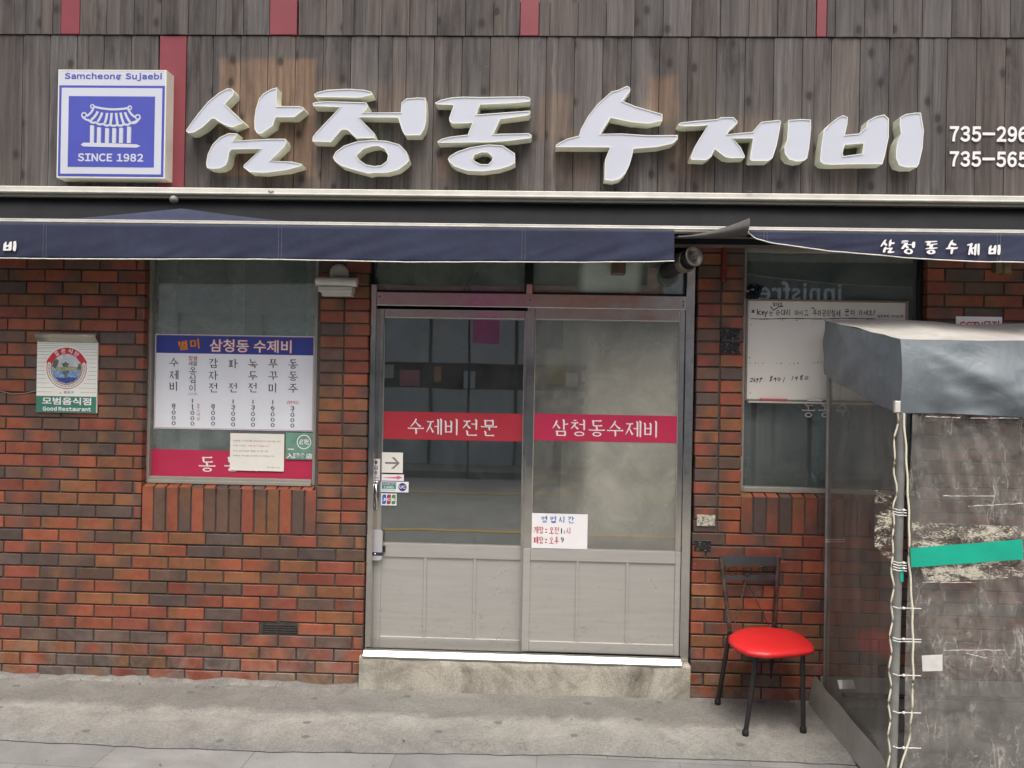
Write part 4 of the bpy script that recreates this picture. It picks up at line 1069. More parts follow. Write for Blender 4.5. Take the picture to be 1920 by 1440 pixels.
BIG = {
 '삼': (A_, [[[(35,445),(40,430),(120,320),(190,235),(270,170),(330,138),(365,140),(378,160),(375,185),(315,250),(390,325),(440,370),(450,385),(365,420),(310,400),(265,375),(240,355),(220,355),(150,420),(90,455),(50,460)]],
   [[(690,130),(640,145),(590,175),(560,210),(535,290),(525,370),(527,430),(545,460),(575,465),(660,405),(680,345),(815,345),(885,290),(880,275),(850,265),(690,265),(685,200)]],
   [[(405,462),(340,460),(275,490),(225,540),(190,610),(178,680),(185,710),(230,718),(280,712),(320,690),(335,660),(345,600),(360,577),(575,572),(450,690),(447,705),(490,740),(600,745),(760,725),(865,695),(868,682),(800,665),(640,658),(745,555),(755,530),(750,500),(640,500),(375,515)]]]),
 '청': (A_, [[[(955,180),(980,165),(1050,148),(1200,140),(1320,148),(1368,162),(1378,182),(1285,205),(960,198)]],
   [[(945,245),(970,235),(1050,230),(1330,238),(1348,265),(1310,312),(1580,310),(1585,240),(1620,210),(1700,203),(1758,205),(1765,300),(1762,380),(1750,430),(1720,475),(1610,475),(1590,440),(1560,348),(1280,345),(1330,400),(1390,460),(1395,495),(1260,497),(1195,435),(1155,435),(1075,525),(945,520),(945,490),(970,455),(1060,360),(1145,272),(950,265)]],
   [[(1090,635),(1110,595),(1170,550),(1260,520),(1370,508),(1480,515),(1570,540),(1620,590),(1640,655),(1620,680),(1560,725),(1480,745),(1385,745),(1350,752),(1230,720),(1150,695),(1105,660)],
    [(1262,620),(1310,575),(1370,555),(1420,552),(1465,575),(1488,620),(1480,660),(1440,690),(1390,697),(1330,685),(1280,650)]]]),
 '동': (B_, [[[(60,240),(100,220),(180,203),(260,197),(380,200),(560,197),(700,195),(735,200),(748,215),(740,232),(640,243),(385,255),(358,325),(745,297),(748,310),(735,332),(530,360),(480,465),(650,462),(735,460),(757,475),(750,495),(600,515),(450,525),(80,530),(78,518),(110,500),(170,485),(295,470),(330,385),(240,390),(185,390),(165,375),(162,350),(192,265),(190,257),(70,253)]],
   [[(152,645),(165,625),(220,592),(310,562),(440,541),(545,547),(635,605),(637,675),(600,695),(520,720),(400,735),(290,730),(200,700),(165,670)],
    [(333,645),(345,615),(400,597),(440,600),(475,630),(470,655),(445,683),(390,683),(345,660)]]]),
 '수': (B_, [[[(930,545),(960,525),(1010,500),(1097,477),(1110,430),(1160,340),(1230,250),(1330,160),(1380,148),(1440,120),(1462,128),(1468,150),(1412,228),(1500,265),(1698,322),(1697,370),(1600,392),(1470,380),(1325,350),(1280,420),(1252,465),(1400,462),(1600,475),(1808,473),(1807,505),(1770,535),(1660,560),(1490,572),(1480,620),(1460,690),(1430,750),(1390,790),(1340,803),(1280,795),(1282,690),(1285,650),(1320,562),(930,560)]]]),
 '제': (C_, [[[(120,395),(140,383),(240,372),(405,358),(430,345),(520,345),(550,375),(545,392),(490,440),(475,467),(660,450),(690,410),(720,378),(840,365),(862,372),(855,420),(830,550),(800,640),(770,660),(650,660),(637,650),(660,497),(515,498),(570,560),(600,620),(600,637),(500,640),(460,632),(385,575),(360,630),(320,655),(215,650),(210,635),(250,540),(335,402),(260,410),(160,410),(130,405)]],
   [[(915,365),(1000,358),(1077,362),(1078,420),(1065,560),(1050,640),(1030,657),(980,665),(920,650),(890,610),(885,560),(905,510)]]]),
 '비': (C_, [[[(1170,440),(1220,385),(1270,348),(1310,330),(1342,345),(1340,390),(1322,472),(1420,462),(1475,420),(1485,370),(1540,340),(1605,325),(1638,355),(1637,490),(1610,620),(1592,682),(1400,683),(1220,688),(1165,682),(1142,660),(1150,560)],
    [(1320,545),(1455,533),(1447,607),(1310,625),(1305,600)]],
   [[(1718,345),(1760,322),(1830,312),(1868,312),(1890,440),(1880,570),(1855,680),(1840,705),(1760,707),(1710,690),(1688,640),(1690,580),(1700,520),(1725,465),(1715,400)]]])}
BIGLAB = {'삼': "raised white letter sam in three brush strokes, beside the red board", '청': "raised white letter cheong with a cap bar and a big oval ring",
 '동': "raised white letter dong with three level bars over a small ring", '수': "raised white letter su like a tall leaning tree, largest of the row",
 '제': "raised white letter je with a slanted stroke and two uprights", '비': "raised white letter bi with a square hole, nearest the phone numbers"}
for ch, (off, pieces) in BIG.items():
    rings_all = [[px_ring(r, off[0], off[1], YLF) for r in pc] for pc in pieces]
    xs_ = [p[0] for pc in rings_all for r in pc for p in r]; zs_ = [p[1] for pc in rings_all for r in pc for p in r]
    t = thing('sign_letter', BIGLAB[ch], 'sign letter', ((min(xs_)+max(xs_))/2, YW, min(zs_)), 'raised letters of the shop name on the planks')
    r_, tr_, f_ = MB(), MB(), MB()
    for pc in rings_all:
        r_.prism(pc, YLF+.004, YW+.002, 0, front=False)
        ins = [inset(rg, .0042 if i == 0 else -.0042 * -1) for i, rg in enumerate(pc)]
        ins = [inset(pc[0], .0045)] + [inset(rg, -.0045) for rg in pc[1:]]
        # trim cap: ring between outline and inset, standing proud
        for rg, ig in zip(pc, ins):
            n = len(rg)
            tr_.add([(p[0], YLF+.004, p[1]) for p in rg]+[(p[0], YLF-.001, p[1]) for p in rg]+[(p[0], YLF-.001, p[1]) for p in ig]+[(p[0], YLF+.003, p[1]) for p in ig],
                    [(i, (i+1) % n, (i+1) % n+n, i+n) for i in range(n)]+[(i+n, (i+1) % n+n, (i+1) % n+2*n, i+2*n) for i in range(n)]+[(i+2*n, (i+1) % n+2*n, (i+1) % n+3*n, i+3*n) for i in range(n)])
        f_.prism(ins, YLF+.002, None, 0, sides=False)
    r_.build('side_wall', 'return', t); tr_.build('trim', 'trim', t); f_.build('face', 'face', t)

# phone numbers painted on the planks
for txt, v0, v1, lab in (("735-296", 236, 267, "upper white phone number on the planks, beginning 735-296"), ("735-565", 283, 314, "lower white phone number on the planks, beginning 735-565")):
    d = MB(); a0, a1, c0, c1 = rect(1781, v0, 1927, v1, YW-.006); font_into(d, txt, a0, a1, c0+.001, c1, YW-.006, .036, latin=(.085, .3))
    back = MB(); tag(d.build('phone_number', 'white_paint'), lab, 'phone number', 'phone numbers on the planks')

# ================================================================== BLUE BOX SIGN
YB = YW-.085
bx0, bx1, bz0, bz1 = rect(109, 130, 309, 336, YB)
bx0 = X(107.5, 230, YB); bx1 = X(310.5, 230, YB); bz1 = Z(210, 130.5, YB); bz0 = Z(207, 334, YB)
bs = thing('box_sign', "square blue and white box sign with a pavilion emblem and the year 1982", 'sign', ((bx0+bx1)/2, YW, bz0))
m = MB(); m.cbox(bx0, bx1, YB+.002, YW+.002, bz0, bz1, .003); m.build('case', 'sign_side', bs)
r = .006
m = MB(); m.box(bx0+.001, bx0+r, YB, YB+.004, bz0+.001, bz1-.001); m.box(bx1-r, bx1-.001, YB, YB+.004, bz0+.001, bz1-.001); m.box(bx0+r, bx1-r, YB, YB+.004, bz0+.001, bz0+r); m.box(bx0+r, bx1-r, YB, YB+.004, bz1-r, bz1-.001); m.build('edge_trim', 'trim', bs)
m = MB(); m.box(bx0+r, bx1-r, YB+.001, YB+.0018, bz0+r, bz1-r); m.build('panel', 'sign_white', bs)
def su(a, c, y=YB): return W(90+a/6, 120+c/6, y)
m = MB(); y = YB+.0004
zt_, zb_ = su(700, 240).z, su(700, 1284).z
hl = Z(210, 160, YB)
m.box(bx0+r+.001, bx1-r-.001, y, y+.0008, bz0+r+.001, su(700, 242).z)
m.build('blue_border', 'sign_blue', bs)
m = MB(); m.box(bx0+r+.014, bx1-r-.014, y-.0008, y, bz0+r+.015, su(700, 270).z); m.build('white_border', 'sign_white', bs)
m = MB(); m.box(su(228, 800).x, su(1198, 800).x, y-.0016, y-.0008, su(700, 1160).z, su(700, 364).z); m.build('blue_field', 'sign_blue', bs)
m = MB(); font_into(m, "Samcheong Sujaebi", su(187, 140).x, su(1282, 140).x, su(700, 190).z, su(700, 98).z, y-.0004, .034, 0, latin=(.10, .38)); m.build('lettering', 'sign_blue', bs)
m = MB(); yy = y-.0021
font_into(m, "SINCE 1982", su(335, 1050).x, su(1073, 1050).x, su(700, 1098).z, su(700, 1008).z, yy, .032, 0, latin=(.09, .36))
def stroke(pts, w_, closed=False):
    P_ = [(lambda q_: (q_.x, q_.z))(su(a, c)) for a, c in pts]
    pen(m, P_ + ([P_[0]] if closed else []), w_/6/FPX*(YB-CAM.y), yy)
def bez(a, c, e_, n=10): return [((1-t)**2*a[0]+2*t*(1-t)*c[0]+t*t*e_[0], (1-t)**2*a[1]+2*t*(1-t)*c[1]+t*t*e_[1]) for t in [k/n for k in range(n+1)]]
def circ(cx_, cz_, r_, n=16): return [(cx_+r_*math.cos(2*PI*k/n), cz_+r_*math.sin(2*PI*k/n)) for k in range(n)]
stroke(bez((510, 478), (710, 535), (915, 495)), 24); stroke(circ(502, 478, 20), 15, True); stroke(circ(922, 494, 20), 15, True)
stroke(bez((515, 495), (490, 560), (440, 585)), 24); stroke(bez((905, 510), (930, 570), (985, 600)), 24)
stroke(circ(408, 575, 26), 16, True); stroke(circ(1012, 598, 26), 16, True)
stroke(bez((390, 595), (430, 640), (500, 640)), 22)
sc_ = [(455, 625), (540, 655), (620, 672), (700, 684), (780, 684), (860, 676), (940, 660), (1025, 620)]
for a, c in zip(sc_[:-1], sc_[1:]): stroke(bez(a, ((a[0]+c[0])/2, max(a[1], c[1])+26), c, 6), 24)
stroke(bez((1040, 600), (1030, 640), (940, 660)), 20)
for a, c in (((563, 535), (490, 628)), ((612, 548), (560, 650)), ((668, 552), (640, 668)), ((718, 552), (704, 680)), ((768, 552), (785, 680)), ((818, 548), (855, 672)), ((868, 545), (925, 655))):
    stroke(bez(a, ((a[0]*.6+c[0]*.4), (a[1]+c[1])/2+15), c, 6), 28)
for u_, top in ((496, 690), (574, 712), (665, 722), (745, 722), (823, 718), (912, 705)):
    stroke([(u_, top), (u_-4, 890)], 40); stroke([(u_+24, top+8), (u_+20, 890)], 6)
q_ = [su(a, c) for a, c in ((370, 910), (400, 886), (700, 892), (1000, 905), (1045, 925), (1000, 942), (600, 935), (400, 928))]
m.add([(p.x, yy-.0006, p.z) for p in q_], [tuple(range(len(q_)))[::-1]])
m.build('emblem', 'sign_white', bs)

# ================================================================== AWNING
aw = thing('awning', "navy retractable awning with white bars, its valance flipped up over the flue", 'awning', (0, -.2, Z(960, 400, -.2)))
XA0, XA1 = -4.3, 3.4
YRL = -.215
za = Z(960, 357.5, YRL); zb = Z(960, 371, YRL)
m = MB(); m.cbox(XA0, XA1, YRL, YW+.02, zb, za, .004); m.cbox(XA0, XA1, YRL-.006, YRL-.0005, zb+.003, zb+.012, .002)
m.build('top_rail', 'rail', aw)
for u in (508, 1405):
    m = MB(); a = W(u, 362, YRL-.002); m.tube([a+Vector((-.012, 0, .012)), a+Vector((.0, -.008, .002)), a+Vector((.014, 0, .008))], .003, 6)
    m.build('cable_tie', 'vent', aw)
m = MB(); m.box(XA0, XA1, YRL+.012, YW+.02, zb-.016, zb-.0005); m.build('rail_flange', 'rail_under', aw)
YBAR = -.385
zb1 = Z(960, 420, YBAR); zb0 = Z(960, 430.5, YBAR)
# rolled cloth behind the bar
zr1 = zb-.0165; zr0 = Z(960, 452, -.30)
m = MB()
def roll(i, j):
    x = XA0+(XA1-XA0)*i; k = j
    z = zr1+(zr0-zr1)*k
    yv = -.17 - .10*math.sin(min(1, k*1.1)*PI*.5)**1.5 + .006*mnoise.noise(Vector((x*1.5, k*3, 0)))
    return (x, yv, z)
m.grid(roll, 200, 14); m.f = [f[::-1] for f in m.f]; m.build('cloth_roll', 'recess_shade', aw)
xh0, xh1, xhm = X(125, 405, -.36), X(535, 410, -.36), X(325, 390, -.36)
m = MB()
def hump(i, j):
    x = XA0+(XA1-XA0)*i
    h = 0
    if xh0 < x < xh1: k = (x-xh0)/(xhm-xh0) if x < xhm else (xh1-x)/(xh1-xhm); h = k**1.15
    z0_, z1_ = zb1-.004, zb1+.010+.072*h
    z = z0_+(z1_-z0_)*j
    return (x, YBAR+.015+.07*j*(0.4+h)+.004*mnoise.noise(Vector((x*3, j*2, 4))), z)
m.grid(hump, 300, 8); m.f = [f for f in m.f]; m.build('cloth_fold', 'navy', aw)
m = MB(); a = W(323, 373, -.26); m.lathe(a, (0, -1, 0), [(.003, -.05), (.018, -.03), (.020, -.01), (.012, .006), (0, .01)], 14); m.build('crank_eye', 'vent_pale', aw)
m = MB()
hbar = zb1-zb0
for k, (dy, zA, zB) in enumerate(((0, 0, .32), (-.004, .34, .62), (0, .64, 1.0))):
    m.cbox(XA0, XA1, YBAR+dy, YBAR+.05, zb0+hbar*zA, zb0+hbar*zB, .002)
m.build('front_bar', 'bar', aw)
# underside
m = MB(); zs_ = Z(1330, 452, -.2); m.box(XA0, XA1, -.33, -.004, zs_, zs_+.012); m.build('underside', 'soffit', aw)
m = MB(); m.box(XA0, XA1, -.337, -.331, zs_-.004, zb0-.002); m.build('back_flap', 'recess_shade', aw)
# valances
YV = YBAR-.006
def pl(pts, x):
    for (a, c), (d_, e_) in zip(pts[:-1], pts[1:]):
        if x <= d_: t = (x-a)/(d_-a); return c+(e_-c)*t
    return pts[-1][1]
vz1 = zb0+.004
bot_l = [(-4.3, Z(0, 483, YV))] + [(X(u, v, YV), Z(u, v, YV)) for u, v in ((0, 484), (240, 486.5), (480, 486), (640, 489), (760, 492), (920, 491.5), (1100, 492), (1200, 491.5), (1264, 490))]
def valance(x0, x1, bot, n, seams, name='valance'):
    mm = MB()
    def fn(i, j):
        x = x0+(x1-x0)*i; zb_ = pl(bot, x); z = vz1+(zb_-vz1)*j
        wv = .010*mnoise.noise(Vector((x*2.3, j*.8, 5)))+.006*mnoise.noise(Vector((x*7+j*3, j*1.5, 2)))+.004*mnoise.noise(Vector((x*19+j*9, j*2.5, 7)))*j+.004*math.sin(x*5+1)*j
        sm_ = sum(math.exp(-((x-s)/.03)**2) for s in seams)*.004
        return (x, YV-.004*j+wv*j-sm_*j, z)
    mm.grid(fn, n, 12); mm.f = [f[::-1] for f in mm.f]
    o_ = sub(mm.build(name, 'navy', aw), aw)
    so_ = o_.modifiers.new("thick", 'SOLIDIFY'); so_.thickness = .0015; so_.offset = 1
    hm = MB(); hm.tube([Vector(fn(k/n, 1))+Vector((0, -.001, 0)) for k in range(n+1)], .0028, 6); hm.build('hem', 'hem', o_)
    st = MB()
    for s in seams:
        for dx in (-.006, .009):
            i = (s+dx-x0)/(x1-x0); pts_ = [Vector(fn(i, j/12))+Vector((0, -.003, 0)) for j in range(13)]
            for p_, q2 in zip(pts_[:-1], pts_[1:]):
                for k in range(2):
                    aa = p_.lerp(q2, k*.5); bb_ = p_.lerp(q2, k*.5+.34); st.tube([aa, bb_], .0009, 4, cap=False)
    st.build('stitching', 'thread', o_)
    return o_, fn
vx_end = X(1264, 460, YV)
val_l, fn_l = valance(-4.3, vx_end, bot_l, 300, [X(84, 460, YV), X(525, 460, YV), X(981, 460, YV)])
xr0 = X(1398, 428, YV)
bot_r = [(X(u, v, YV), Z(u, v, YV)) for u, v in ((1398, 431), (1415, 447), (1440, 455), (1500, 463), (1560, 471), (1630, 477), (1700, 484), (1770, 488), (1830, 491), (1920, 492))]+[(3.4, Z(1920, 492, YV))]
val_r, fn_r = valance(xr0, 3.4, bot_r, 200, [X(1434, 445, YV), X(1871, 460, YV)])
# turned up corner: the cloth curls forward over the bar, showing its grey back
m = MB()
cu0, cu1 = X(1270, 438, YV), xr0
def curl(i, j):
    x = cu0+(cu1-cu0)*i; k = i**1.7
    zlow = Z(1330, 444, YV)-.012*(1-k)
    ztop = zlow+.012+.075*k
    a = j*PI*.9
    return (x+.012*j*k, YV-.012-.030*math.sin(a)*(.25+k), zlow+(ztop-zlow)*j)
m.grid(curl, 40, 10); co = m.build('turned_up_corner', 'navy_back', aw)
so_ = co.modifiers.new("thick", 'SOLIDIFY'); so_.thickness = .002
# small brush letters on the valance, same shapes as the raised ones
def small_letters(mb_, word, cells, fn_y):
    for ch, (u0, v0, u1, v1) in zip(word, cells):
        off, pieces = BIG[ch]
        allp = [p for pc in pieces for r2 in pc for p in r2]
        ax, bx_ = min(p[0] for p in allp), max(p[0] for p in allp); az, bz_ = min(p[1] for p in allp), max(p[1] for p in allp)
        for pc in pieces:
            rr = [[(lambda w_: (w_.x, w_.z))(W(u0+(p[0]-ax)/(bx_-ax)*(u1-u0), v0+(p[1]-az)/(bz_-az)*(v1-v0), YV-.012)) for p in r2] for r2 in pc]
            mb_.prism(rr, fn_y, None, 0, sides=False)
d = MB(); small_letters(d, '비', [(6, 452, 31, 471)], YV-.013); d.build('lettering', 'white_paint', val_l)
d = MB(); small_letters(d, '삼청동수제비', [(1650, 449, 1677, 475), (1689, 451, 1715, 477), (1733, 452, 1757, 477), (1772, 450, 1795, 477), (1812, 456, 1836, 479), (1852, 459, 1875, 478)], YV-.017); d.build('lettering', 'white_paint', val_r)

# ================================================================== THINGS ON THE WALL
# flue
fl = thing('exhaust_flue', "dented metal exhaust flue with a round open end, poking out above the right door", 'exhaust pipe', tuple(W(1275, 500, .0)))
p0, p1 = W(1250, 508, .06), W(1290, 489, -.24)
m = MB(); m.tube([p0, p0.lerp(p1, .5), p1], .042, 20); m.build('duct', 'flue_dark', fl)
ax = Vector((.42, -.88, .12)).normalized()
m = MB(); m.lathe(W(1287, 490, -.235), ax, [(.044, -.04), (.052, -.035), (.054, 0), (.050, .012), (.046, .012)], 26); m.build('collar', 'flue', fl)
m = MB(); c = W(1300, 481, -.29); m.lathe(c, ax, [(.034, -.06), (.034, -.01), (.050, .004), (.052, .010), (.047, .011), (.020, .0), (.019, -.03), (0, -.03)], 26); m.build('end_ring', 'flue', fl)
# white wall lamp over the pier
wl_ = thing('wall_lamp', "white plastic wall lamp with a round mount on the pier left of the door", 'lamp', tuple(W(632, 553, 0)))
yl = -.05
m = MB(); c = W(637, 513, -.004); m.lathe(c, (0, -1, 0), [(.050, 0), (.050, .014), (.046, .022), (.03, .03), (0, .032)], 28); m.build('mount', 'plastic_white', wl_)
m = MB(); a = W(593, 527, yl-.03); c = W(668, 529, yl-.03); m.tube([a, c], .024, 20); m.tube([c-Vector((.018, 0, 0)), c+Vector((.006, 0, 0))], .0255, 20); m.build('head', 'plastic_white', wl_)
x0, x1, z0, z1 = rect(598, 537, 661, 548, yl-.03); m = MB(); m.cbox(x0, x1, yl-.045, yl+.03, z0, z1, .004); x0, x1, z0, z1 = rect(604, 546, 660, 555, yl-.02); m.cbox(x0, x1, yl-.030, yl+.03, z0, z1+.004, .003); m.build('bracket', 'plastic_white', wl_)
# brown lamp box under the awning
m = MB(); x0, x1, z0, z1 = rect(1148, 490, 1173, 513, -.05); m.cbox(x0, x1, -.06, .03, z0, z1+.03, .004); o = m.build('junction_box', 'lamp_brown'); tag(o, "small brown box under the awning, in front of the bright transom pane", 'junction box')
m = MB(); x0, x1, z0, z1 = rect(1866, 486, 1893, 512, -.03); m.cbox(x0, x1-.03, -.04, .0, z0, z1+.02, .003); m.cbox(x0+.036, x1, -.05, .0, z0-.004, z1+.02, .003); o = m.build('bracket', plain("ochre_bracket", (.16, .125, .06), .6, 0, .4, 20)); tag(o, "worn ochre bracket under the awning above the CCTV notice", 'bracket')
# red conduit on the right pier
m = MB(); a = W(1358, 452, -.012); c = W(1356, 530, -.012); m.tube([a, a.lerp(c, .5)+Vector((.003, 0, 0)), c], .012, 10); o = m.build('red_pipe', plain("red_pipe", (.17, .025, .018), .5, 0, .3, 25)); tag(o, "short dull red pipe running down the right pier under the flue", 'pipe')

# good-restaurant plaque
YP = -.012
pq = thing('award_plaque', "green and white award plaque with a round lake picture on the brick wall", 'plaque', tuple(W(127, 772, 0)))
def pu(a, c, y=YP): return W(40+a/7.2, 600+c/7.2, y)
x0, x1 = pu(207, 700).x, pu(1025, 700).x; zt_, zb_ = pu(610, 295).z, pu(620, 1250).z
m = MB(); m.box(x0, x1, YP, .0, zb_, zt_); m.build('plate', 'plaque_white', pq, bevel=.001)
m = MB()
def curlp(i, j): a = j; return (x0+(x1-x0)*i-.004*j, YP-.003-.018*math.sin(a*PI*.75)**2, zt_+(pu(600, 178).z-zt_)*j)
m.grid(curlp, 4, 12); o = m.build('rolled_top', 'plaque_metal', pq); s_ = o.modifiers.new("thick", 'SOLIDIFY'); s_.thickness = .003
m = MB(); m.box(x0+.0005, x1-.003, YP-.0006, YP-.0001, zb_+.001, pu(610, 1030).z); m.build('green_panel', 'plaque_green', pq)
m = MB(); cxp, czp, R_ = pu(612, 655).x, pu(612, 655).z, (pu(884, 655).x-pu(342, 655).x)/2
for v in range(300, 1000, 47) if False else [303, 322, 347, 373, 395, 430, 472, 520, 575, 632, 688, 742, 795, 855, 915, 975]:
    zz = pu(610, v).z; hw = math.sqrt(max(0, (R_*1.12)**2-(zz-czp)**2)) if v > 350 else 0
    if v > 930: hw = R_*.72
    for a, c in (((x0+.001, cxp-hw), (cxp+hw, x1-.004)) if hw else ((x0+.001, x1-.004),)):
        if c-a > .002: m.box(a, c, YP-.0006, YP-.0001, zz-.0007, zz+.0007)
m.build('ruled_lines', 'line_green', pq)
def disc(mb_, cx_, cz_, r_, y, n=40, a0=0, a1=2*PI, r_in=None, mi=0):
    P_ = [(cx_+r_*math.cos(a0+(a1-a0)*k/n), cz_+r_*math.sin(a0+(a1-a0)*k/n)) for k in range(n+1)]
    if r_in is None: mb_.add([(p[0], y, p[1]) for p in P_[:-1] if True] if a1-a0 > 6.2 else [(p[0], y, p[1]) for p in P_], [tuple(range(n if a1-a0 > 6.2 else n+1))], mi)
    else:
        I_ = [(cx_+r_in*math.cos(a0+(a1-a0)*k/n), cz_+r_in*math.sin(a0+(a1-a0)*k/n)) for k in range(n+1)]
        mb_.add([(p[0], y, p[1]) for p in P_+I_], [(k, k+1, n+2+k, n+1+k) for k in range(n)], mi)
m = MB(); disc(m, cxp, czp, R_, YP-.0009, r_in=R_*.965, mi=0); disc(m, cxp, czp, R_*.965, YP-.0008, mi=1); disc(m, cxp, czp, R_*.80, YP-.0011, r_in=R_*.76, mi=0)
for k in range(46):
    a = PI*.93+k*(PI*1.14)/45; m.add([(cxp+R_*rr*math.cos(a+da), YP-.0010, czp+R_*rr*math.sin(a+da)) for rr, da in ((.83, -.02), (.83, .02), (.92, .02), (.92, -.02))], [(0, 1, 2, 3)], 2)
m.build('ring', ['menu_red', 'plaque_white', 'line_green'], pq)
r_ = R_*.755
m = MB(); disc(m, cxp, czp, r_, YP-.0012, mi=0)
def clipc(pts): 
    out = []
    for a, c in pts:
        d_ = math.hypot(a, c); k = min(1, .98/d_) if d_ > 0 else 1; out.append((cxp+a*k*r_, czp+c*k*r_))
    return out
def blob(pts, mi, k): m.add([(p[0], YP-.0012-.0002*k, p[1]) for p in clipc(pts)], [tuple(range(len(pts)))], mi)
blob([(-1, -.08), (-.9, -.5), (-.5, -.85), (0, -1), (.5, -.85), (.9, -.5), (1, -.08)], 3, 1)
blob([(-.85, -.55), (-.3, -.62), (.2, -.55), (.8, -.6), (.5, -.86), (0, -1), (-.5, -.86)], 4, 2)
blob([(-1, -.05), (-.6, .12), (-.2, .1), (.3, .14), (.7, .1), (1, .12), (.98, -.12), (.2, -.08), (-.5, -.14)], 2, 2)
blob([(-.98, .1), (-.95, .45), (-.7, .62), (-.5, .5), (-.58, .2), (-.7, .0)], 1, 3); blob([(.98, -.05), (.95, .3), (.8, .34), (.72, .1), (.75, -.08)], 1, 3)
blob([(-.25, .08), (-.25, .22), (-.35, .3), (-.15, .36), (-.06, .48), (.02, .36), (.2, .3), (.1, .22), (.1, .08)], 1, 4)
blob([(-.3, -.14), (.2, -.14), (.16, -.3), (.05, -.45), (-.05, -.62), (-.12, -.45), (-.26, -.3)], 1, 4)
m.build('lake_picture', ['p_sky', 'p_tree', 'p_bank', 'p_water', 'p_deep'], pq)
m = MB(); disc(m, cxp, czp, R_*1.02, YP-.0022, 24, math.radians(28), math.radians(152), R_*.72); 
for sgn in (-1, 1):
    a = math.radians(90+sgn*62); a2 = math.radians(90+sgn*76)
    m.add([(cxp+R_*k*math.cos(b_), YP-.0021, czp+R_*k*math.sin(b_)) for k, b_ in ((1.04, a), (1.06, a2), (.90, math.radians(90+sgn*70)), (.76, a2), (.74, a))], [(0, 1, 2, 3, 4)])
m.build('ribbon', 'ink_red', pq)
m = MB()
for ch, dg in zip("좋은식단", (124, 101, 78, 55)):
    a = math.radians(dg); c_x, c_z = cxp+R_*.87*math.cos(a), czp+R_*.87*math.sin(a); h = R_*.11
    font_into(m, ch, c_x-h, c_x+h, c_z-h, c_z+h, YP-.0028, .02, 0, rot=a-PI/2)
font_into(m, "모범음식점", pu(282, 1090).x, pu(945, 1090).x, pu(610, 1145).z, pu(610, 1045).z, YP-.0012, .025)
font_into(m, "Good Restaurant", pu(290, 1200).x, pu(942, 1200).x, pu(610, 1228).z, pu(610, 1170).z, YP-.0012, .034, latin=(.07, .28))
m.build('lettering', 'white_paint', pq)
m = MB(); font_into(m, "종로구", pu(575, 975).x, pu(710, 975).x, pu(610, 995).z, pu(610, 958).z, YP-.0009, .01, 0, 1.1); m.build('lettering', 'ink_grey', pq)
m = MB(); disc(m, pu(527, 985).x, pu(527, 985).z, .004, YP-.0009, 12); m.build('crest', 'gold_ink', pq)
m = MB(); m.tube([W(-40, 728, -.004), W(0, 733, -.004), W(22, 739, -.004), W(45, 738, -.004), W(68, 733, -.004)], .0028, 6); o = m.build('wire', plain("tan_wire", (.22, .19, .13), .6)); tag(o, "thin tan wire running along the brick to the award plaque", 'wire')

# CCTV notice
YC = -.006
x0, x1, z0, z1 = rect(1793, 593, 1880, 640, YC)
cn = thing('cctv_notice', "white notice with red and navy edges on the brick, half hidden by the stall roof", 'sign', ((x0+x1)/2, 0, z0))
m = MB(); m.box(x0, x1, YC, 0.001, z0, z1); m.build('plate', 'paper_white', cn)
m = MB(); m.box(x1-.005, x1, YC-.0006, YC-.0001, z0, z1); m.build('navy_edge', 'card_navy', cn)
m = MB(); a0, a1, c0, c1 = rect(1799, 600, 1873, 620, YC-.001); font_into(m, "CCTV모지", a0, a1, c0, c1, YC-.001, .02); m.build('lettering', 'ink_red', cn)

# ================================================================== WINDOW SIGNS
YM = YG+.0045
mx0, mx1, mz1, mz0 = X(290, 715, YM), X(588.5, 715, YM), Z(440, 628.5, YM), Z(438, 806, YM)
mn = thing('menu_board', "white menu board with a blue heading and seven priced dishes in the left window", 'menu board', ((mx0+mx1)/2, YM, mz0))
m = MB(); m.box(mx0, mx1, YM, YM+.003, mz0, mz1); m.build('board', 'menu_white', mn)
m = MB(); i_ = .0035; w_ = .0022; y = YM-.0003
zhd = Z(440, 664, YM)
m.box(mx0+i_, mx0+i_+w_, y, y+.0002, mz0+i_, mz1-i_); m.box(mx1-i_-w_, mx1-i_, y, y+.0002, mz0+i_, mz1-i_); m.box(mx0+i_+w_, mx1-i_-w_, y, y+.0002, mz0+i_, mz0+i_+w_); m.box(mx0+i_+w_, mx1-i_-w_, y, y+.0002, mz1-i_-w_, mz1-i_)
m.build('red_border', 'menu_red', mn)
m = MB(); m.box(mx0+i_+w_+.0008, mx1-i_-w_-.0008, y-.0001, y+.0002, zhd, mz1-i_-w_-.0008); m.build('heading_panel', 'menu_blue', mn)
def mu(a, c, y=YM-.001): return W(270+a/3.274, 480+c/3.274, y)
d = MB(); font_into(d, "삼청동 수제비", mu(402, 550).x, mu(908, 550).x, mu(655, 594).z, mu(655, 512).z, YM-.0010, .045); d.build('heading_outline', 'ink_red', mn)
d = MB(); font_into(d, "삼청동 수제비", mu(404, 550).x, mu(906, 550).x, mu(655, 592).z, mu(655, 514).z, YM-.0016, .012); d.build('heading', 'white_paint', mn)
d = MB()
for ch, u, v in (("별", 240, 548), ("미", 312, 540)):
    c = mu(u, v); font_into(d, ch, c.x-.026, c.x+.026, c.z-.027, c.z+.027, YM-.0010, .05, rot=.12)
d.build('heading_outline', 'ink_red', mn)
d = MB()
for ch, u, v in (("별", 240, 548), ("미", 312, 540)):
    c = mu(u, v); font_into(d, ch, c.x-.0245, c.x+.0245, c.z-.0255, c.z+.0255, YM-.0016, .015, rot=.12)
d.build('heading', 'gold_ink', mn)
gs = 29/3.274/FPX*4.27
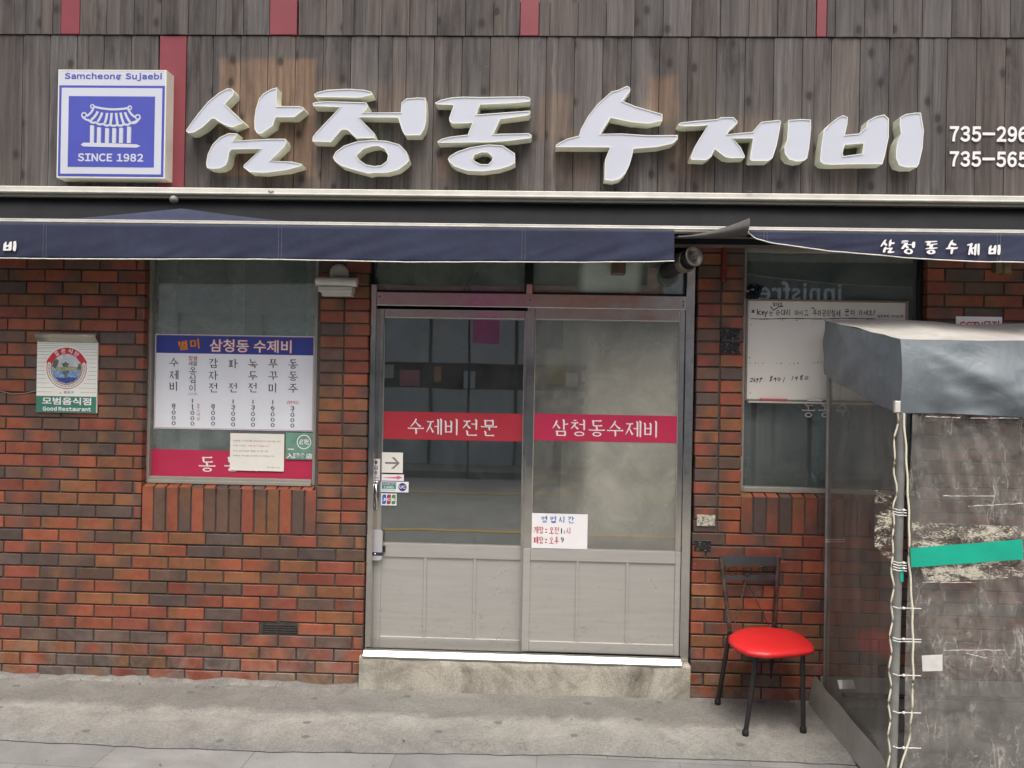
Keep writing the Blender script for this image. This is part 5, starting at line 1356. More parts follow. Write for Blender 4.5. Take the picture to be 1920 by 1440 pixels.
def mg(mb_, ch, u, v, k=1.):
    c = mu(u, v); h = gs*k; hangul_into(mb_, ch, c.x-h, c.x+h, c.z-h, c.z+h, YM-.0010, .07, .11, gap=0)
def sm(ch, u, v, hw, hh, mb_, bold=.01):
    c = mu(u, v); k = 1/3.274/FPX*4.27; font_into(mb_, ch, c.x-hw*k, c.x+hw*k, c.z-hh*k, c.z+hh*k, YM-.0010, bold)
DISH = {184: [("수", 652), ("제", 730), ("비", 800)], 300: [("옹", 705), ("심", 755), ("이", 808)], 426: [("감", 658), ("자", 733), ("전", 808)], 547: [("파", 661), ("전", 808)],
        668: [("녹", 661), ("두", 735), ("전", 808)], 792: [("쭈", 661), ("꾸", 735), ("미", 810)], 915: [("동", 663), ("동", 738), ("주", 812)]}
for u, names in DISH.items():
    d = MB()
    for ch, v in names: mg(d, ch, u, v, .84 if u == 300 else 1.)
    if u == 300: sm("새알", 300, 660, 28, 14, d)
    d.build('dish_name', 'ink', mn)
for txt, u, v, hw_, hh_, bo in (("찹쌀", 301, 628, 28, 14, .01), ("(1人分)", 300, 847, 28, 10, 0), ("(반되)", 912, 900, 36, 12, .005)):
    d = MB(); sm(txt, u, v, hw_, hh_, d, bo); d.build('red_note', 'ink_red', mn)
d = MB()
for v, ch in ((918, "2"), (945, "人"), (973, "이"), (1000, "상")): sm(ch, 333, v, 9, 11, d, 0)
d.build('red_note', 'ink_red', mn)
for u, digs, v0 in ((182, "8000", 918), (297, "11000", 888), (424, "8000", 921), (547, "13000", 893), (669, "13000", 895), (790, "16000", 897), (911, "3000", 933)):
    v = v0; d = MB(); n0 = len(digs)-3
    for k, ch in enumerate(digs):
        if k == n0: v += 9; sm(",", u+2, v-22, 4, 7, d)
        sm(ch, u, v, 12 if ch != '1' else 3, 12, d, 0); v += 33
    d.build('price', 'ink', mn)
# cream letter and green poster
YQ = YG-.0015
x0, x1, z0, z1 = rect(432, 812, 532, 884, YQ)
t = thing('notice_paper', "cream paper notice taped over the crimson band under the menu board", 'notice', ((x0+x1)/2, YQ, z0))
m = MB(); m.box(x0, x1, YQ, YQ+.0006, z0, z1); m.build('sheet', 'paper', t)
m = MB(); k = (x1-x0)
for txt, fx0, fx1, fz in (("삼청동 수제비를 찾아주셔서 감사합니다.", .05, .94, .80), ("저희 가게는", .05, .30, .67), ("오신 순서대로 줄을 서 주시면", .05, .70, .53), ("차례로 자리를 안내해 드리겠습니다.", .05, .83, .40), ("감사합니다.", .68, .94, .10)):
    zz = z0+(z1-z0)*fz; font_into(m, txt, x0+k*fx0, x0+k*fx1, zz-.0042, zz+.0042, YQ-.0006, 0)
m.build('lettering', 'ink_grey', t)
m = MB(); zz = z0+(z1-z0)*.67; font_into(m, "번호표가 없습니다.", x0+k*.34, x0+k*.74, zz-.0042, zz+.0042, YQ-.0006, 0); m.build('lettering', 'ink_pink', t)
x0, x1, z0, z1 = rect(536, 811, 587, 862, YQ)
t = thing('green_poster', "small square green poster with Chinese lettering beside the cream notice", 'poster', ((x0+x1)/2, YQ, z0))
m = MB(); m.box(x0, x1, YQ, YQ+.0006, z0, z1); m.build('sheet', 'green_poster', t)
k, h = x1-x0, z1-z0
m = MB(); disc(m, x0+k*.66, z0+h*.66, k*.26, YQ-.0006, 24, r_in=k*.225); font_into(m, "必吃", x0+k*.48, x0+k*.84, z0+h*.56, z0+h*.78, YQ-.0006, .02); font_into(m, "入圍食店", x0+k*.04, x0+k*.97, z0+h*.04, z0+h*.24, YQ-.0006, .03); m.box(x0+k*.08, x0+k*.3, YQ-.0006, YQ-.0001, z0+h*.36, z0+h*.40); m.build('lettering', 'paper_white', t)

# ================================================================== DOOR STICKERS
def plate(name, u0, v0, u1, v1, y, mt, label, cat, th=.0012, group=None):
    a0, a1, c0, c1 = rect(u0, v0, u1, v1, y)
    t_ = thing(name, label, cat, ((a0+a1)/2, y, c0), group)
    q_ = MB(); q_.box(a0, a1, y, y+th, c0, c1); q_.build('sheet', mt, t_, bevel=.0004)
    return t_, a0, a1, c0, c1
ysl = YL-.0016
t, a0, a1, c0, c1 = plate('entrance_label', 692.5, 860, 712, 901, ysl, 'paper_white', "narrow white vertical label reading entrance on the left door stile", 'label')
k, h = a1-a0, c1-c0
m = MB()
for ch, f in zip("출입문", (.84, .59, .33)): font_into(m, ch, a0+k*.40, a0+k*.78, c0+h*(f-.08), c0+h*(f+.09), ysl-.0006, .02)
font_into(m, "DOOR", a0+k*.32, a0+k*.9, c0+h*.09, c0+h*.16, ysl-.0006, .01); m.build('lettering', 'ink', t)
m = MB(); m.box(a0+k*.06, a0+k*.14, ysl-.0005, ysl-.0001, c0+h*.02, c0+h*.98); m.build('stripe', 'ink_grey', t)
ygl = YL+.0066
t, a0, a1, c0, c1 = plate('arrow_sign', 716, 848, 755, 887, YL-.003, 'paper', "square cream plate with a thick black arrow pointing right, on the left door", 'sign', .004)
k, h = a1-a0, c1-c0; m = MB()
P_ = [(.16, .53), (.70, .53), (.46, .76), (.59, .77), (.85, .485), (.58, .20), (.44, .20), (.69, .44), (.16, .44)]
m.prism([[(a0+k*p, c0+h*q2) for p, q2 in P_]], YL-.0036, None, 0, sides=False); m.build('arrow', 'ink_grey', t)
t, a0, a1, c0, c1 = plate('arrow_sticker', 715.5, 889, 757, 902, YL-.002, 'paper_white', "thin white sticker with a pink arrow below the square arrow plate", 'sticker')
k, h = a1-a0, c1-c0; m = MB(); m.prism([[(a0+k*p, c0+h*q2) for p, q2 in ((.1, .47), (.7, .66), (.7, .85), (.95, .52), (.7, .2), (.7, .36), (.1, .42))]], YL-.0026, None, 0, sides=False); m.build('arrow', 'ink_pink', t)
t, a0, a1, c0, c1 = plate('card_sticker', 714, 902.5, 766, 923.5, YL-.002, 'paper_white', "wide payment card sticker with a green and navy box and a round navy disc", 'sticker', group='payment card stickers on the left door')
k, h = a1-a0, c1-c0; y = YL-.0026
m = MB(); m.box(a0+k*.04, a0+k*.55, y, y+.0004, c0+h*.64, c0+h*.93); disc(m, a0+k*.78, c0+h*.5, h*.39, y, 24); m.build('navy_print', 'card_navy', t)
m = MB(); m.box(a0+k*.04, a0+k*.55, y, y+.0004, c0+h*.30, c0+h*.635); m.build('green_print', 'card_green', t)
m = MB(); font_into(m, "SAISON", a0+k*.06, a0+k*.53, c0+h*.68, c0+h*.89, y-.0005, .015); font_into(m, "CARD", a0+k*.12, a0+k*.47, c0+h*.35, c0+h*.59, y-.0005, .02); font_into(m, "UC", a0+k*.67, a0+k*.89, c0+h*.36, c0+h*.66, y-.0005, .04); m.build('lettering', 'white_paint', t)
m = MB(); font_into(m, "INTERNATIONAL", a0+k*.05, a0+k*.54, c0+h*.12, c0+h*.22, y-.0002, 0); m.build('lettering', 'ink_grey', t)
m = MB(); disc(m, a0+k*.90, c0+h*.58, h*.05, y-.0008, 10); m.build('red_dot', 'ink_red', t)
t, a0, a1, c0, c1 = plate('card_sticker', 714.5, 925, 743.5, 948, YL-.002, 'paper_white', "small payment card sticker with blue, red and green upright bars", 'sticker', group='payment card stickers on the left door')
k, h = a1-a0, c1-c0
for i, mt in enumerate(('card_blue', 'card_red', 'card_leaf')):
    m = MB(); x_a, x_b = a0+k*(.08+i*.30), a0+k*(.08+i*.30+.25); rr = k*.08
    P_ = [(x_a+rr, c0+h*.92), (x_a, c0+h*.82), (x_a, c0+h*.1), (x_b-rr, c0+h*.1), (x_b, c0+h*.2), (x_b, c0+h*.92)]
    m.prism([P_[::-1]], y, None, 0, sides=False); m.build('bar', mt, t)
m = MB()
for i, ch in enumerate("JCB"): font_into(m, ch, a0+k*(.10+i*.30), a0+k*(.30+i*.30), c0+h*.38, c0+h*.62, y-.0005, .04)
m.build('lettering', 'white_paint', t)
# opening hours
yh = YR-.0016
t, a0, a1, c0, c1 = plate('opening_hours_sign', 997.5, 962, 1101, 1030, yh, 'paper_white', "white opening hours sign in blue and red lettering low on the right door", 'sign', .0015)
k, h = a1-a0, c1-c0
m = MB(); hangul_into(m, "영업시간", a0+k*.165, a0+k*.80, c0+h*.74, c0+h*.93, yh-.0006, .10, .15, gap=.25); m.build('heading', 'ink_blue', t)
m = MB(); hangul_into(m, "개장:오전", a0+k*.035, a0+k*.50, c0+h*.42, c0+h*.62, yh-.0006, .09, .16, gap=.08); hangul_into(m, "시", a0+k*.62, a0+k*.71, c0+h*.42, c0+h*.61, yh-.0006, .09, .16, gap=.05)
hangul_into(m, "폐장:오후", a0+k*.035, a0+k*.50, c0+h*.13, c0+h*.33, yh-.0006, .09, .16, gap=.08); m.build('lettering', 'ink_red', t)
m = MB(); font_into(m, "1", a0+k*.525, a0+k*.545, c0+h*.43, c0+h*.58, yh-.0006, .0); font_into(m, "1", a0+k*.58, a0+k*.592, c0+h*.43, c0+h*.52, yh-.0006, .0); font_into(m, "9", a0+k*.525, a0+k*.58, c0+h*.18, c0+h*.33, yh-.0006, .01); m.build('lettering', 'ink', t)
# digital lock
a0, a1, c0, c1 = rect(693.5, 994.5, 716, 1051, YL-.03)
t = thing('door_lock', "silver door lock box with a navy band at the edge of the left door", 'door lock', ((a0+a1)/2, YL, c0))
k, h = a1-a0, c1-c0
def rbox(mb_, xa, xb, za_, zb_, r2, y0, y1):
    P_ = []
    for cx_, cz_, s0 in ((xb-r2, zb_-r2, 0), (xa+r2, zb_-r2, 90), (xa+r2, za_+r2, 180), (xb-r2, za_+r2, 270)):
        for q2 in range(0, 91, 18): a = math.radians(s0+q2); P_.append((cx_+r2*math.cos(a), cz_+r2*math.sin(a)))
    mb_.prism([P_], y0, y1)
m = MB(); rbox(m, a0, a1, c0, c1, k*.25, YL-.028, YL); m.build('case', 'lock_grey', t, bevel=.002)
m = MB(); m.box(a0-.001, a1+.001, YL-.0292, YL-.004, c0+h*.16, c0+h*.27); m.build('band', 'lock_navy', t)
m = MB(); m.lathe((a0+k*.45, YL-.0295, c0+h*.215), (0, -1, 0), [(.005, 0), (.005, .003), (0, .004)], 14); m.lathe((a0+k*.42, YL-.0285, c0+h*.80), (0, -1, 0), [(.003, 0), (.002, .003), (0, .004)], 10); m.build('button', 'chrome', t)
m = MB(); m.box(a1, a1+.012, YL-.014, YL-.002, c0+h*.26, c0+h*.46)
for q2 in range(3): m.lathe((a1+.010, YL-.015, c0+h*(.29+q2*.07)), (0, -1, 0), [(.003, 0), (.002, .004), (0, .005)], 8)
m.build('strike', 'dark_metal', t)

# things just inside the doors
m = MB(); yi = .135
def cur(i, j):
    x = X(1052, 850, yi)+(X(1290, 850, yi)-X(1052, 850, yi))*i
    return (x, yi+.008*math.sin(i*19)+.006*mnoise.noise(Vector((x*4, j*3, 0))), Z(1160, 1005, yi)+(Z(1160, 560, yi)-Z(1160, 1005, yi))*j)
m.grid(cur, 60, 8); o = m.build('curtain', 'curtain'); tag(o, "pale beige curtain hanging just inside the right door", 'curtain')
yp = .118
def inside_poster(name, quad, mt, label):
    q_ = [W(u, v, yp) for u, v in quad]; t_ = thing(name, label, 'poster', tuple(q_[3]), 'posters behind the right door glass')
    d_ = MB(); d_.add([(p.x, yp, p.z) for p in q_]+[(p.x, yp+.002, p.z) for p in q_], [(3, 2, 1, 0), (4, 5, 6, 7), (0, 1, 5, 4), (1, 2, 6, 5), (2, 3, 7, 6), (3, 0, 4, 7)]); d_.build('sheet', mt, t_)
    return t_
t = inside_poster('poster', [(1027, 656), (1131, 660), (1131, 720), (1028, 720)], 'poster_pale', "wide faded poster with a yellow left part behind the right door glass")
d = MB(); x0, x1, z0, z1 = rect(1029, 658, 1062, 718, yp-.001); d.box(x0, x1, yp-.0015, yp-.0005, z0, z1); d.build('yellow_part', 'poster_yellow', t)
for quad, lab in (([(1038, 724), (1073, 725), (1070, 778), (1031, 778)], "narrow menu leaflet with round photos, left one behind the right door"), ([(1077, 725), (1107, 727), (1115, 778), (1083, 778)], "narrow menu leaflet with round photos, right one behind the right door")):
    t = inside_poster('leaflet', quad, 'poster_pale', lab); d = MB(); u0 = quad[3][0]
    for du, dv, r_ in ((14, -24, 7), (27, -38, 8)):
        c = W(u0+du if lab.find('left one') > 0 else u0+du-5, 778+dv, yp); disc(d, c.x, c.z, r_*.0029, yp-.001, 18)
    d.build('photo', 'poster_dark', t)
m = MB(); m.tube([W(1098, 700, .098), W(1135, 655, .098), W(1180, 603, .098), W(1200, 585, .098)], .010, 10, radii=[.015, .014, .012, .010]); o = m.build('broom_handle', 'straw'); tag(o, "slanting straw coloured broom behind the right door glass", 'broom')

# ================================================================== WHITEBOARD
YWB = .055
x0, x1, z0, z1 = rect(1399, 560, 1700, 757, YWB)
wb = thing('whiteboard', "whiteboard with handwritten black notes propped in the right window", 'whiteboard', ((x0+x1)/2, YWB, z0))
m = MB(); m.box(x0+.006, x1-.006, YWB+.004, YWB+.012, z0+.006, z1-.006); m.build('writing_surface', 'board', wb)
f = .013
m = MB(); m.cbox(x0, x0+f, YWB-.004, YWB+.014, z0, z1, .003); m.cbox(x1-f, x1, YWB-.004, YWB+.014, z0, z1, .003); m.cbox(x0+f, x1-f, YWB-.004, YWB+.014, z0, z0+f*.8, .003); m.cbox(x0+f, x1-f, YWB-.004, YWB+.014, z1-f*.8, z1, .003); m.build('frame', 'board_frame', wb)
m = MB(); m.cbox(x0+.01, x1-.01, YWB-.04, YWB-.0045, z0-.010, z0+.000, .002); m.build('tray', 'bar', wb)
yk = YWB+.0034; d = MB()
def wu(a, c): w_ = W(1380+a/3, 480+c/3, yk); return (w_.x, w_.z)
def hw(txt, a0_, a1_, c0_, c1_, t_=.125): 
    p_, q2 = wu(a0_, c1_), wu(a1_, c0_); hangul_into(d, txt, p_[0], q2[0], p_[1], q2[1], yk, t_, t_, hand=True, jit=.03, gap=.12)
lw_ = .0048
for pts_ in ([(120, 298), (122, 332)], [(140, 308), (122, 318), (140, 332)], [(145, 322), (157, 318), (155, 312), (147, 314), (146, 328), (158, 330)], [(160, 312), (168, 326)], [(178, 310), (168, 328), (162, 344)], [(88, 305), (104, 318)], [(104, 304), (88, 319)], [(96, 302), (96, 320)],
             [(195, 282), (210, 306), (240, 286), (265, 283)], [(425, 290), (432, 298)], [(434, 289), (440, 297)], [(780, 303), (776, 325)], [(774, 331), (776, 333)], [(405, 328), (402, 336)], [(806, 332), (799, 340), (808, 346)], [(930, 332), (938, 338), (931, 345)]):
    pen(d, [wu(*p_) for p_ in pts_], lw_, yk)
for k in range(14): pen(d, [wu(82+k*50, 353+math.sin(k)*1.5-.2*k*.3), wu(82+k*50+52, 353+math.sin(k+1)*1.5-.2*k*.3)], .005 if k % 2 else .0035, yk)
hw("는", 186, 212, 308, 336); hw("절대로", 206, 264, 262, 281, .15); hw("손대지", 222, 312, 303, 333); hw("마시고", 330, 408, 305, 334); hw("주차관리팀에", 432, 590, 304, 338); hw("문의", 610, 674, 300, 335); hw("하세요", 690, 772, 305, 333); hw("지우지", 812, 866, 330, 347, .15); hw("마세요", 876, 930, 332, 346, .12)
d.build('handwriting', 'ink', wb); d = MB()
for s_, pts_ in ((0, [(78, 690), (95, 688), (86, 705), (76, 708), (92, 706)]), (0, [(104, 685), (98, 705), (108, 706), (106, 696), (99, 700)]), (0, [(124, 688), (113, 694), (126, 696), (123, 688), (115, 715)]), (0, [(146, 684), (134, 690), (146, 692), (144, 684), (132, 712)]),
                 (0, [(206, 674), (192, 684), (203, 696), (190, 706), (194, 694), (206, 674)]), (0, [(222, 686), (212, 692), (226, 692), (222, 684), (222, 708)]), (0, [(240, 684), (234, 694), (242, 704), (250, 692), (240, 684)]), (0, [(274, 682), (264, 712)]),
                 (0, [(322, 674), (314, 700)]), (0, [(340, 680), (332, 686), (344, 690), (346, 678), (336, 700)]), (0, [(376, 670), (362, 678), (374, 690), (364, 698), (362, 688), (376, 670)]), (0, [(398, 676), (388, 686), (396, 696), (406, 684), (398, 676)])):
    pen(d, [wu(*p_) for p_ in pts_], .0034, yk)
d.build('handwritten_number', 'ink', wb); d = MB()
for a, c in [(85, 386), (160, 360), (262, 360), (343, 362), (430, 364), (498, 362), (732, 367), (820, 368), (896, 372), (930, 376), (76, 572), (80, 604), (108, 602), (126, 604), (152, 604), (230, 603), (252, 604), (300, 606), (326, 606), (348, 603), (440, 600), (460, 600), (480, 599), (508, 600), (80, 770)]:
    p_ = wu(a, c); r_ = random.uniform(.0015, .003); d.box(p_[0]-r_, p_[0]+r_, yk-.0006, yk, p_[1]-r_, p_[1]+r_)
d.build('pen_dots', 'ink', wb)
m = MB(); a = W(1425, 752, YWB-.02); c = W(1475, 753, YWB-.02); m.cbox(a.x, c.x, YWB-.032, YWB-.012, z0+.0005, z0+.014, .003); o = m.build('board_eraser', plain("eraser_red", (.42, .09, .10), .7, 0, .1, 30)); tag(o, "pinkish red eraser lying on the whiteboard tray", 'eraser')
m = MB(); m.tube([Vector((X(1511, 757, YWB), YWB-.022, z0+.008)), Vector((X(1538, 757, YWB), YWB-.022, z0+.008))], .0065, 10); o = m.build('marker_pen', 'plastic_white'); tag(o, "white marker pen lying on the whiteboard tray", 'marker')
m = MB()
for k in range(26):
    c = W(1400+random.uniform(0, 26), 536+random.uniform(0, 22), .05+random.uniform(-.02, .02)); a = Vector((random.uniform(-1, 1), random.uniform(-1, 1), random.uniform(-1, 1))).normalized()*.018
    m.tube([c-a, c+Vector((random.uniform(-.01, .01), 0, random.uniform(-.01, .01))), c+a], .007, 6)
o = m.build('dark_rag', plain("rag_navy", (.012, .017, .026), .9, 0, .3, 20)); tag(o, "crumpled dark navy rag stuffed at the whiteboard corner", 'rag')

# glossy sticker scraps on the right pier
def scrap(u0, v0, u1, v1, mt, lab, y=-.004):
    a0, a1, c0, c1 = rect(u0, v0, u1, v1, y); q_ = MB(); q_.cbox(a0, a1, y, .001, c0, c1, .001); tag(q_.build('sticker_scrap', mt), lab, 'sticker scrap', 'scraps of sticker on the right pier')
def mat_scrap(name, dark, light, thr):
    t_ = NT(name); n_ = t_.noise(95, 5, .7, dist=1.2); t_.set(color=t_.ramp(n_, [(thr-.02, dark), (thr+.02, light)]), rough=.3); return t_.m
ms1 = mat_scrap("scrap_black", (.012, .012, .013), (.30, .29, .27), .60); ms2 = mat_scrap("scrap_white", (.55, .53, .45), (.05, .045, .04), .53)
scrap(1350.5, 614, 1387, 636, ms1, "black glossy sticker scrap on the right pier, upper half of the pair"); scrap(1350.5, 639, 1387, 662, ms1, "black glossy sticker scrap on the right pier, lower half of the pair")
scrap(1307, 965, 1341, 987, ms2, "torn white sticker scrap on the right pier above the running bricks"); scrap(1302, 1013, 1333, 1034, ms1, "black and white sticker scrap low on the right pier above the chair")

# ================================================================== CHAIR
fl_ = G(1397.7, 1379, .004); fr_ = G(1506, 1373, .004); bl_ = G(1345.5, 1320, .004); br_ = G(1441, 1309, .004)
for p_ in (fl_, fr_, bl_, br_): p_.z = .004
ch = thing('chair', "black metal chair with a red vinyl seat on the pavement by the brick wall", 'chair', ((fl_.x+br_.x)/2, (fl_.y+br_.y)/2, 0))
zs = W(1445, 1200, -.28).z
def at_h(u, v, z): return G(u, v, z)
sF = [at_h(1419, 1224, zs-.03), at_h(1505, 1222, zs-.03)]
yb0, yb1 = bl_.y, br_.y
tl = W(1351, 1043, -.045); tr2 = W(1459.5, 1043, -.03)
sl = W(1368.5, 1183, bl_.y-.035); sr2 = W(1452, 1172, br_.y-.03)
for foot, top in ((fl_, sF[0]), (fr_, sF[1])):
    m = MB(); m.tube([foot+Vector((0, 0, .008)), foot.lerp(top, .5), top], .0115, 12); lg = sub(m.build('leg', 'chair_black', ch), ch)
    m = MB(); m.lathe(foot, (0, 0, 1), [(0, 0), (.014, 0), (.016, .006), (.015, .022), (.011, .028)], 14); m.build('rubber_foot', 'rubber', lg)
for foot, mid, top in ((bl_, sl, tl), (br_, sr2, tr2)):
    m = MB(); m.tube([foot+Vector((0, 0, .008)), foot.lerp(mid, .5), mid], .0115, 12); lg = sub(m.build('leg', 'chair_black', ch), ch)
    m = MB(); m.lathe(foot, (0, 0, 1), [(0, 0), (.014, 0), (.016, .006), (.015, .022), (.011, .028)], 14); m.build('rubber_foot', 'rubber', lg)
    m = MB(); m.tube([mid, mid.lerp(top, .33)+Vector((0, -.004, 0)), mid.lerp(top, .66)+Vector((0, -.003, 0)), top], .0112, 12); m.build('back_post', 'chair_worn', ch)
def on_back(i, z):
    a = sl.lerp(tl, (z-sl.z)/(tl.z-sl.z)); c = sr2.lerp(tr2, (z-sr2.z)/(tr2.z-sr2.z)); p_ = a.lerp(c, i); p_.y += .008*math.sin(i*PI)*0; p_.z = z; return p_
def backbar(zA, zB, mt, name):
    q_ = MB(); n = 10; 
    for k in range(n):
        for face in (0,):
            a, c = on_back(k/n, zA), on_back((k+1)/n, zA); e2, g2 = on_back(k/n, zB), on_back((k+1)/n, zB); o_ = Vector((0, -.005, 0)); b2 = Vector((0, .005, 0))
            q_.add([a+o_, c+o_, g2+o_, e2+o_, a+b2, c+b2, g2+b2, e2+b2], [(0, 1, 2, 3), (5, 4, 7, 6), (3, 2, 6, 7), (1, 0, 4, 5)])
    q_.build(name, mt, ch)
zA = W(1405, 1061, -.05).z; zB = W(1405, 1043.5, -.05).z; backbar(zA, zB, 'chair_bar', 'top_rail')
zC = W(1405, 1088.5, -.06).z; zD = W(1405, 1080, -.06).z; backbar(zC, zD, 'chair_bar', 'lower_rail')
for u in (1374, 1401, 1431):
    m = MB(); c = W(u, 1070, -.056); m.tube([c+Vector((.0225*math.cos(2*PI*k/20), 0, .0225*math.sin(2*PI*k/20))) for k in range(21)], .0026, 6, cap=False)
    m.build('ring_ornament', 'chair_black', ch)
m = MB(); c = on_back(.42, zC); m.tube([c, W(1376, 1178, bl_.y-.04)], .003, 6); m.tube([c, W(1441, 1172, br_.y-.04)], .003, 6); m.build('back_wire', 'chair_worn', ch)
# seat cushion
cxs = Vector(((sF[0].x+sF[1].x+sl.x+sr2.x)/4, 0, 0))
e_l, e_r = at_h(1366, 1196, zs), at_h(1527, 1213, zs); e_b, e_f = at_h(1432, 1171, zs+.008), at_h(1440, 1222, zs-.015)
outline = [at_h(u, v, zs) for u, v in ((1366, 1189), (1368, 1198), (1376, 1205), (1390, 1213), (1405, 1218), (1425, 1221), (1450, 1222), (1480, 1220), (1505, 1217.5), (1523, 1214), (1527, 1210), (1524, 1203), (1515, 1194), (1498, 1183), (1480, 1177.5), (1450, 1173), (1425, 1172), (1400, 1173.5), (1380, 1178.5), (1370, 1184))]
cs = Vector((sum(p_.x for p_ in outline)/len(outline), sum(p_.y for p_ in outline)/len(outline), zs))
# densify outline
dense = []
N = len(outline)
for i in range(N):
    p0_, p1_, p2_, p3_ = outline[i-1], outline[i], outline[(i+1) % N], outline[(i+2) % N]
    for k in range(4):
        t_ = k/4; dense.append(.5*((2*p1_)+(-p0_+p2_)*t_+(2*p0_-5*p1_+4*p2_-p3_)*t_*t_+(-p0_+3*p1_-3*p2_+p3_)*t_**3))
n = len(dense)
prof = [(.0, .006), (.35, .006), (.65, .004), (.85, -.001), (.95, -.007), (1.0, -.016), (1.0, -.026), (.97, -.034), (.9, -.036), (0, -.036)]
m = MB(); vs = []
for s_, dz in prof:
    for i, p_ in enumerate(dense):
        pk = 1 + (.010*math.sin(i*2.3+math.sin(i*.7)*2)*(1 if dz < -.005 and s_ > .9 else 0))*(1.3 if i < 34 else .5)
        vs.append(cs+(p_-cs)*max(s_*pk, .001)+Vector((0, 0, dz)))
fs = []
for j in range(len(prof)-1):
    for i in range(n): i2 = (i+1) % n; fs.append((j*n+i, j*n+i2, (j+1)*n+i2, (j+1)*n+i)[::-1])
m.add(vs, fs, 0, True); m.build('seat', 'red_vinyl', ch)
m = MB(); m.tube([sF[0]+Vector((0, 0, -.004)), sF[1]+Vector((0, 0, -.004))], .008, 8); m.tube([sF[0], sl], .007, 8); m.tube([sF[1], sr2], .007, 8); m.build('seat_frame', 'chair_black', ch)

# ================================================================== VINYL STALL
XS = 1.475; YFp, YBp = -1.0, -.065
st = thing('vinyl_stall', "clear vinyl street stall with a blue grey tarp top and cord laced edges", 'stall', (XS, YFp, 0))
zfb, zft = Z(1683, 775, YFp), Z(1688, 636, YFp)
zbt, zbb = Z(1556, 601, YBp), Z(1554, 702, YBp)
XE = 3.3
pf_top = W(1691, 772, YFp); pf_bot = Vector((pf_top.x-.012, YFp, 0))
m = MB(); m.tube([pf_bot, pf_top+Vector((0, 0, .1))], .0175, 14); m.build('pole', 'pole', st)
pb_top = W(1556, 640, YBp); pb_x = pb_top.x
m = MB(); m.tube([Vector((X(1549, 1300, YBp), YBp, 0)), pb_top], .0145, 12); m.build('pole', plain("vinyl_wrapped_pole", (.25, .25, .235), .4, .1, .2, 12), st)
m = MB(); m.tube([Vector((pb_x, YBp, zbt-.03)), Vector((pf_top.x, YFp, zft-.03))], .012, 10); m.tube([Vector((pf_top.x, YFp, zft-.03)), Vector((XE, YFp, zft-.03))], .012, 10); m.tube([Vector((pb_x, YBp, zbt-.03)), Vector((XE, YBp, zbt-.03))], .012, 10); m.build('top_frame', 'pole', st)
# canopy
def Ctop(i, j):     # i along x, j back->front
    xb = pb_x-.01+(XE-pb_x)*i; xf = pf_top.x-.018+(XE-pf_top.x)*i
    x = xb+(xf-xb)*j; y = YBp+(YFp-.012-YBp)*j; z = zbt+(zft-zbt)*j
    sag = -.05*math.sin(i*PI*.9)*math.sin(j*PI)*(1 if i < .5 else .6)-.035*math.sin(min(1, i*5)*PI)*math.sin(j*PI)
    z += sag+.006*mnoise.noise(Vector((x*5, y*5, 0))) + (.012*math.sin(i*9) if j > .0 else .008*math.sin(i*12))*(j < .5)
    return (x, y, z)
m = MB(); m.grid(Ctop, 60, 24); m.f = [f[::-1] for f in m.f]; m.build('canopy', 'tarp_top', st)
def crease(i, j):   # diagonal pulls from the corner
    d_ = 0
    for ang, amp, w__ in ((.55, .014, .05), (1.0, .010, .045), (1.5, .008, .05)):
        a = math.atan2(j, max(i*2.2, 1e-4)); d_ += amp*math.exp(-((a-ang)/.16)**2)*math.hypot(i*2.2, j)
    return d_
m = MB()
def Cfront(i, j):
    x = pf_top.x-.018+(XE-pf_top.x)*i
    zt_ = Ctop(i, 1)[2]; zb_ = zfb+.004*math.sin(x*9)
    e_ = min(1, i*9); y = YFp-.016-.020*math.sin(j*PI)-e_*(1.5*crease(i*2.2, j)+.012*mnoise.noise(Vector((x*7, j*3, 2)))+.009*mnoise.noise(Vector((x*17, j*7, 2)))*j)
    return (x, y, zt_+(zb_-zt_)*j)
m.grid(Cfront, 120, 28); m.f = [f[::-1] for f in m.f]; m.build('valance', 'tarp', st)
m = MB()
def Cside(i, j):    # i: back->front
    xb, xf = pb_x-.012, pf_top.x-.018
    y = YBp+(YFp-.016-.020*math.sin(j*PI)-YBp)*i
    zt_ = zbt+(zft-zbt)*i; zb_ = zbb+(zfb-zbb)*i-.008*math.sin(i*PI)
    e_ = min(1, (1-i)*5); x = xb+(xf-xb)*i-.012*e_-.010*math.sin(j*PI)*e_-.008*mnoise.noise(Vector((y*6, j*3, 6)))*e_-.010*math.exp(-((i-.75+.5*j)/.09)**2)*j*e_
    return (x, y, zt_+(zb_-zt_)*j)
m.grid(Cside, 60, 24); m.build('valance', 'tarp', st)
m = MB(); a = W(1681, 763, YFp-.03); m.cbox(a.x-.012, a.x+.010, YFp-.045, YFp-.03, a.z-.022, a.z+.024, .003); m.build('clamp', 'plastic_white', st)
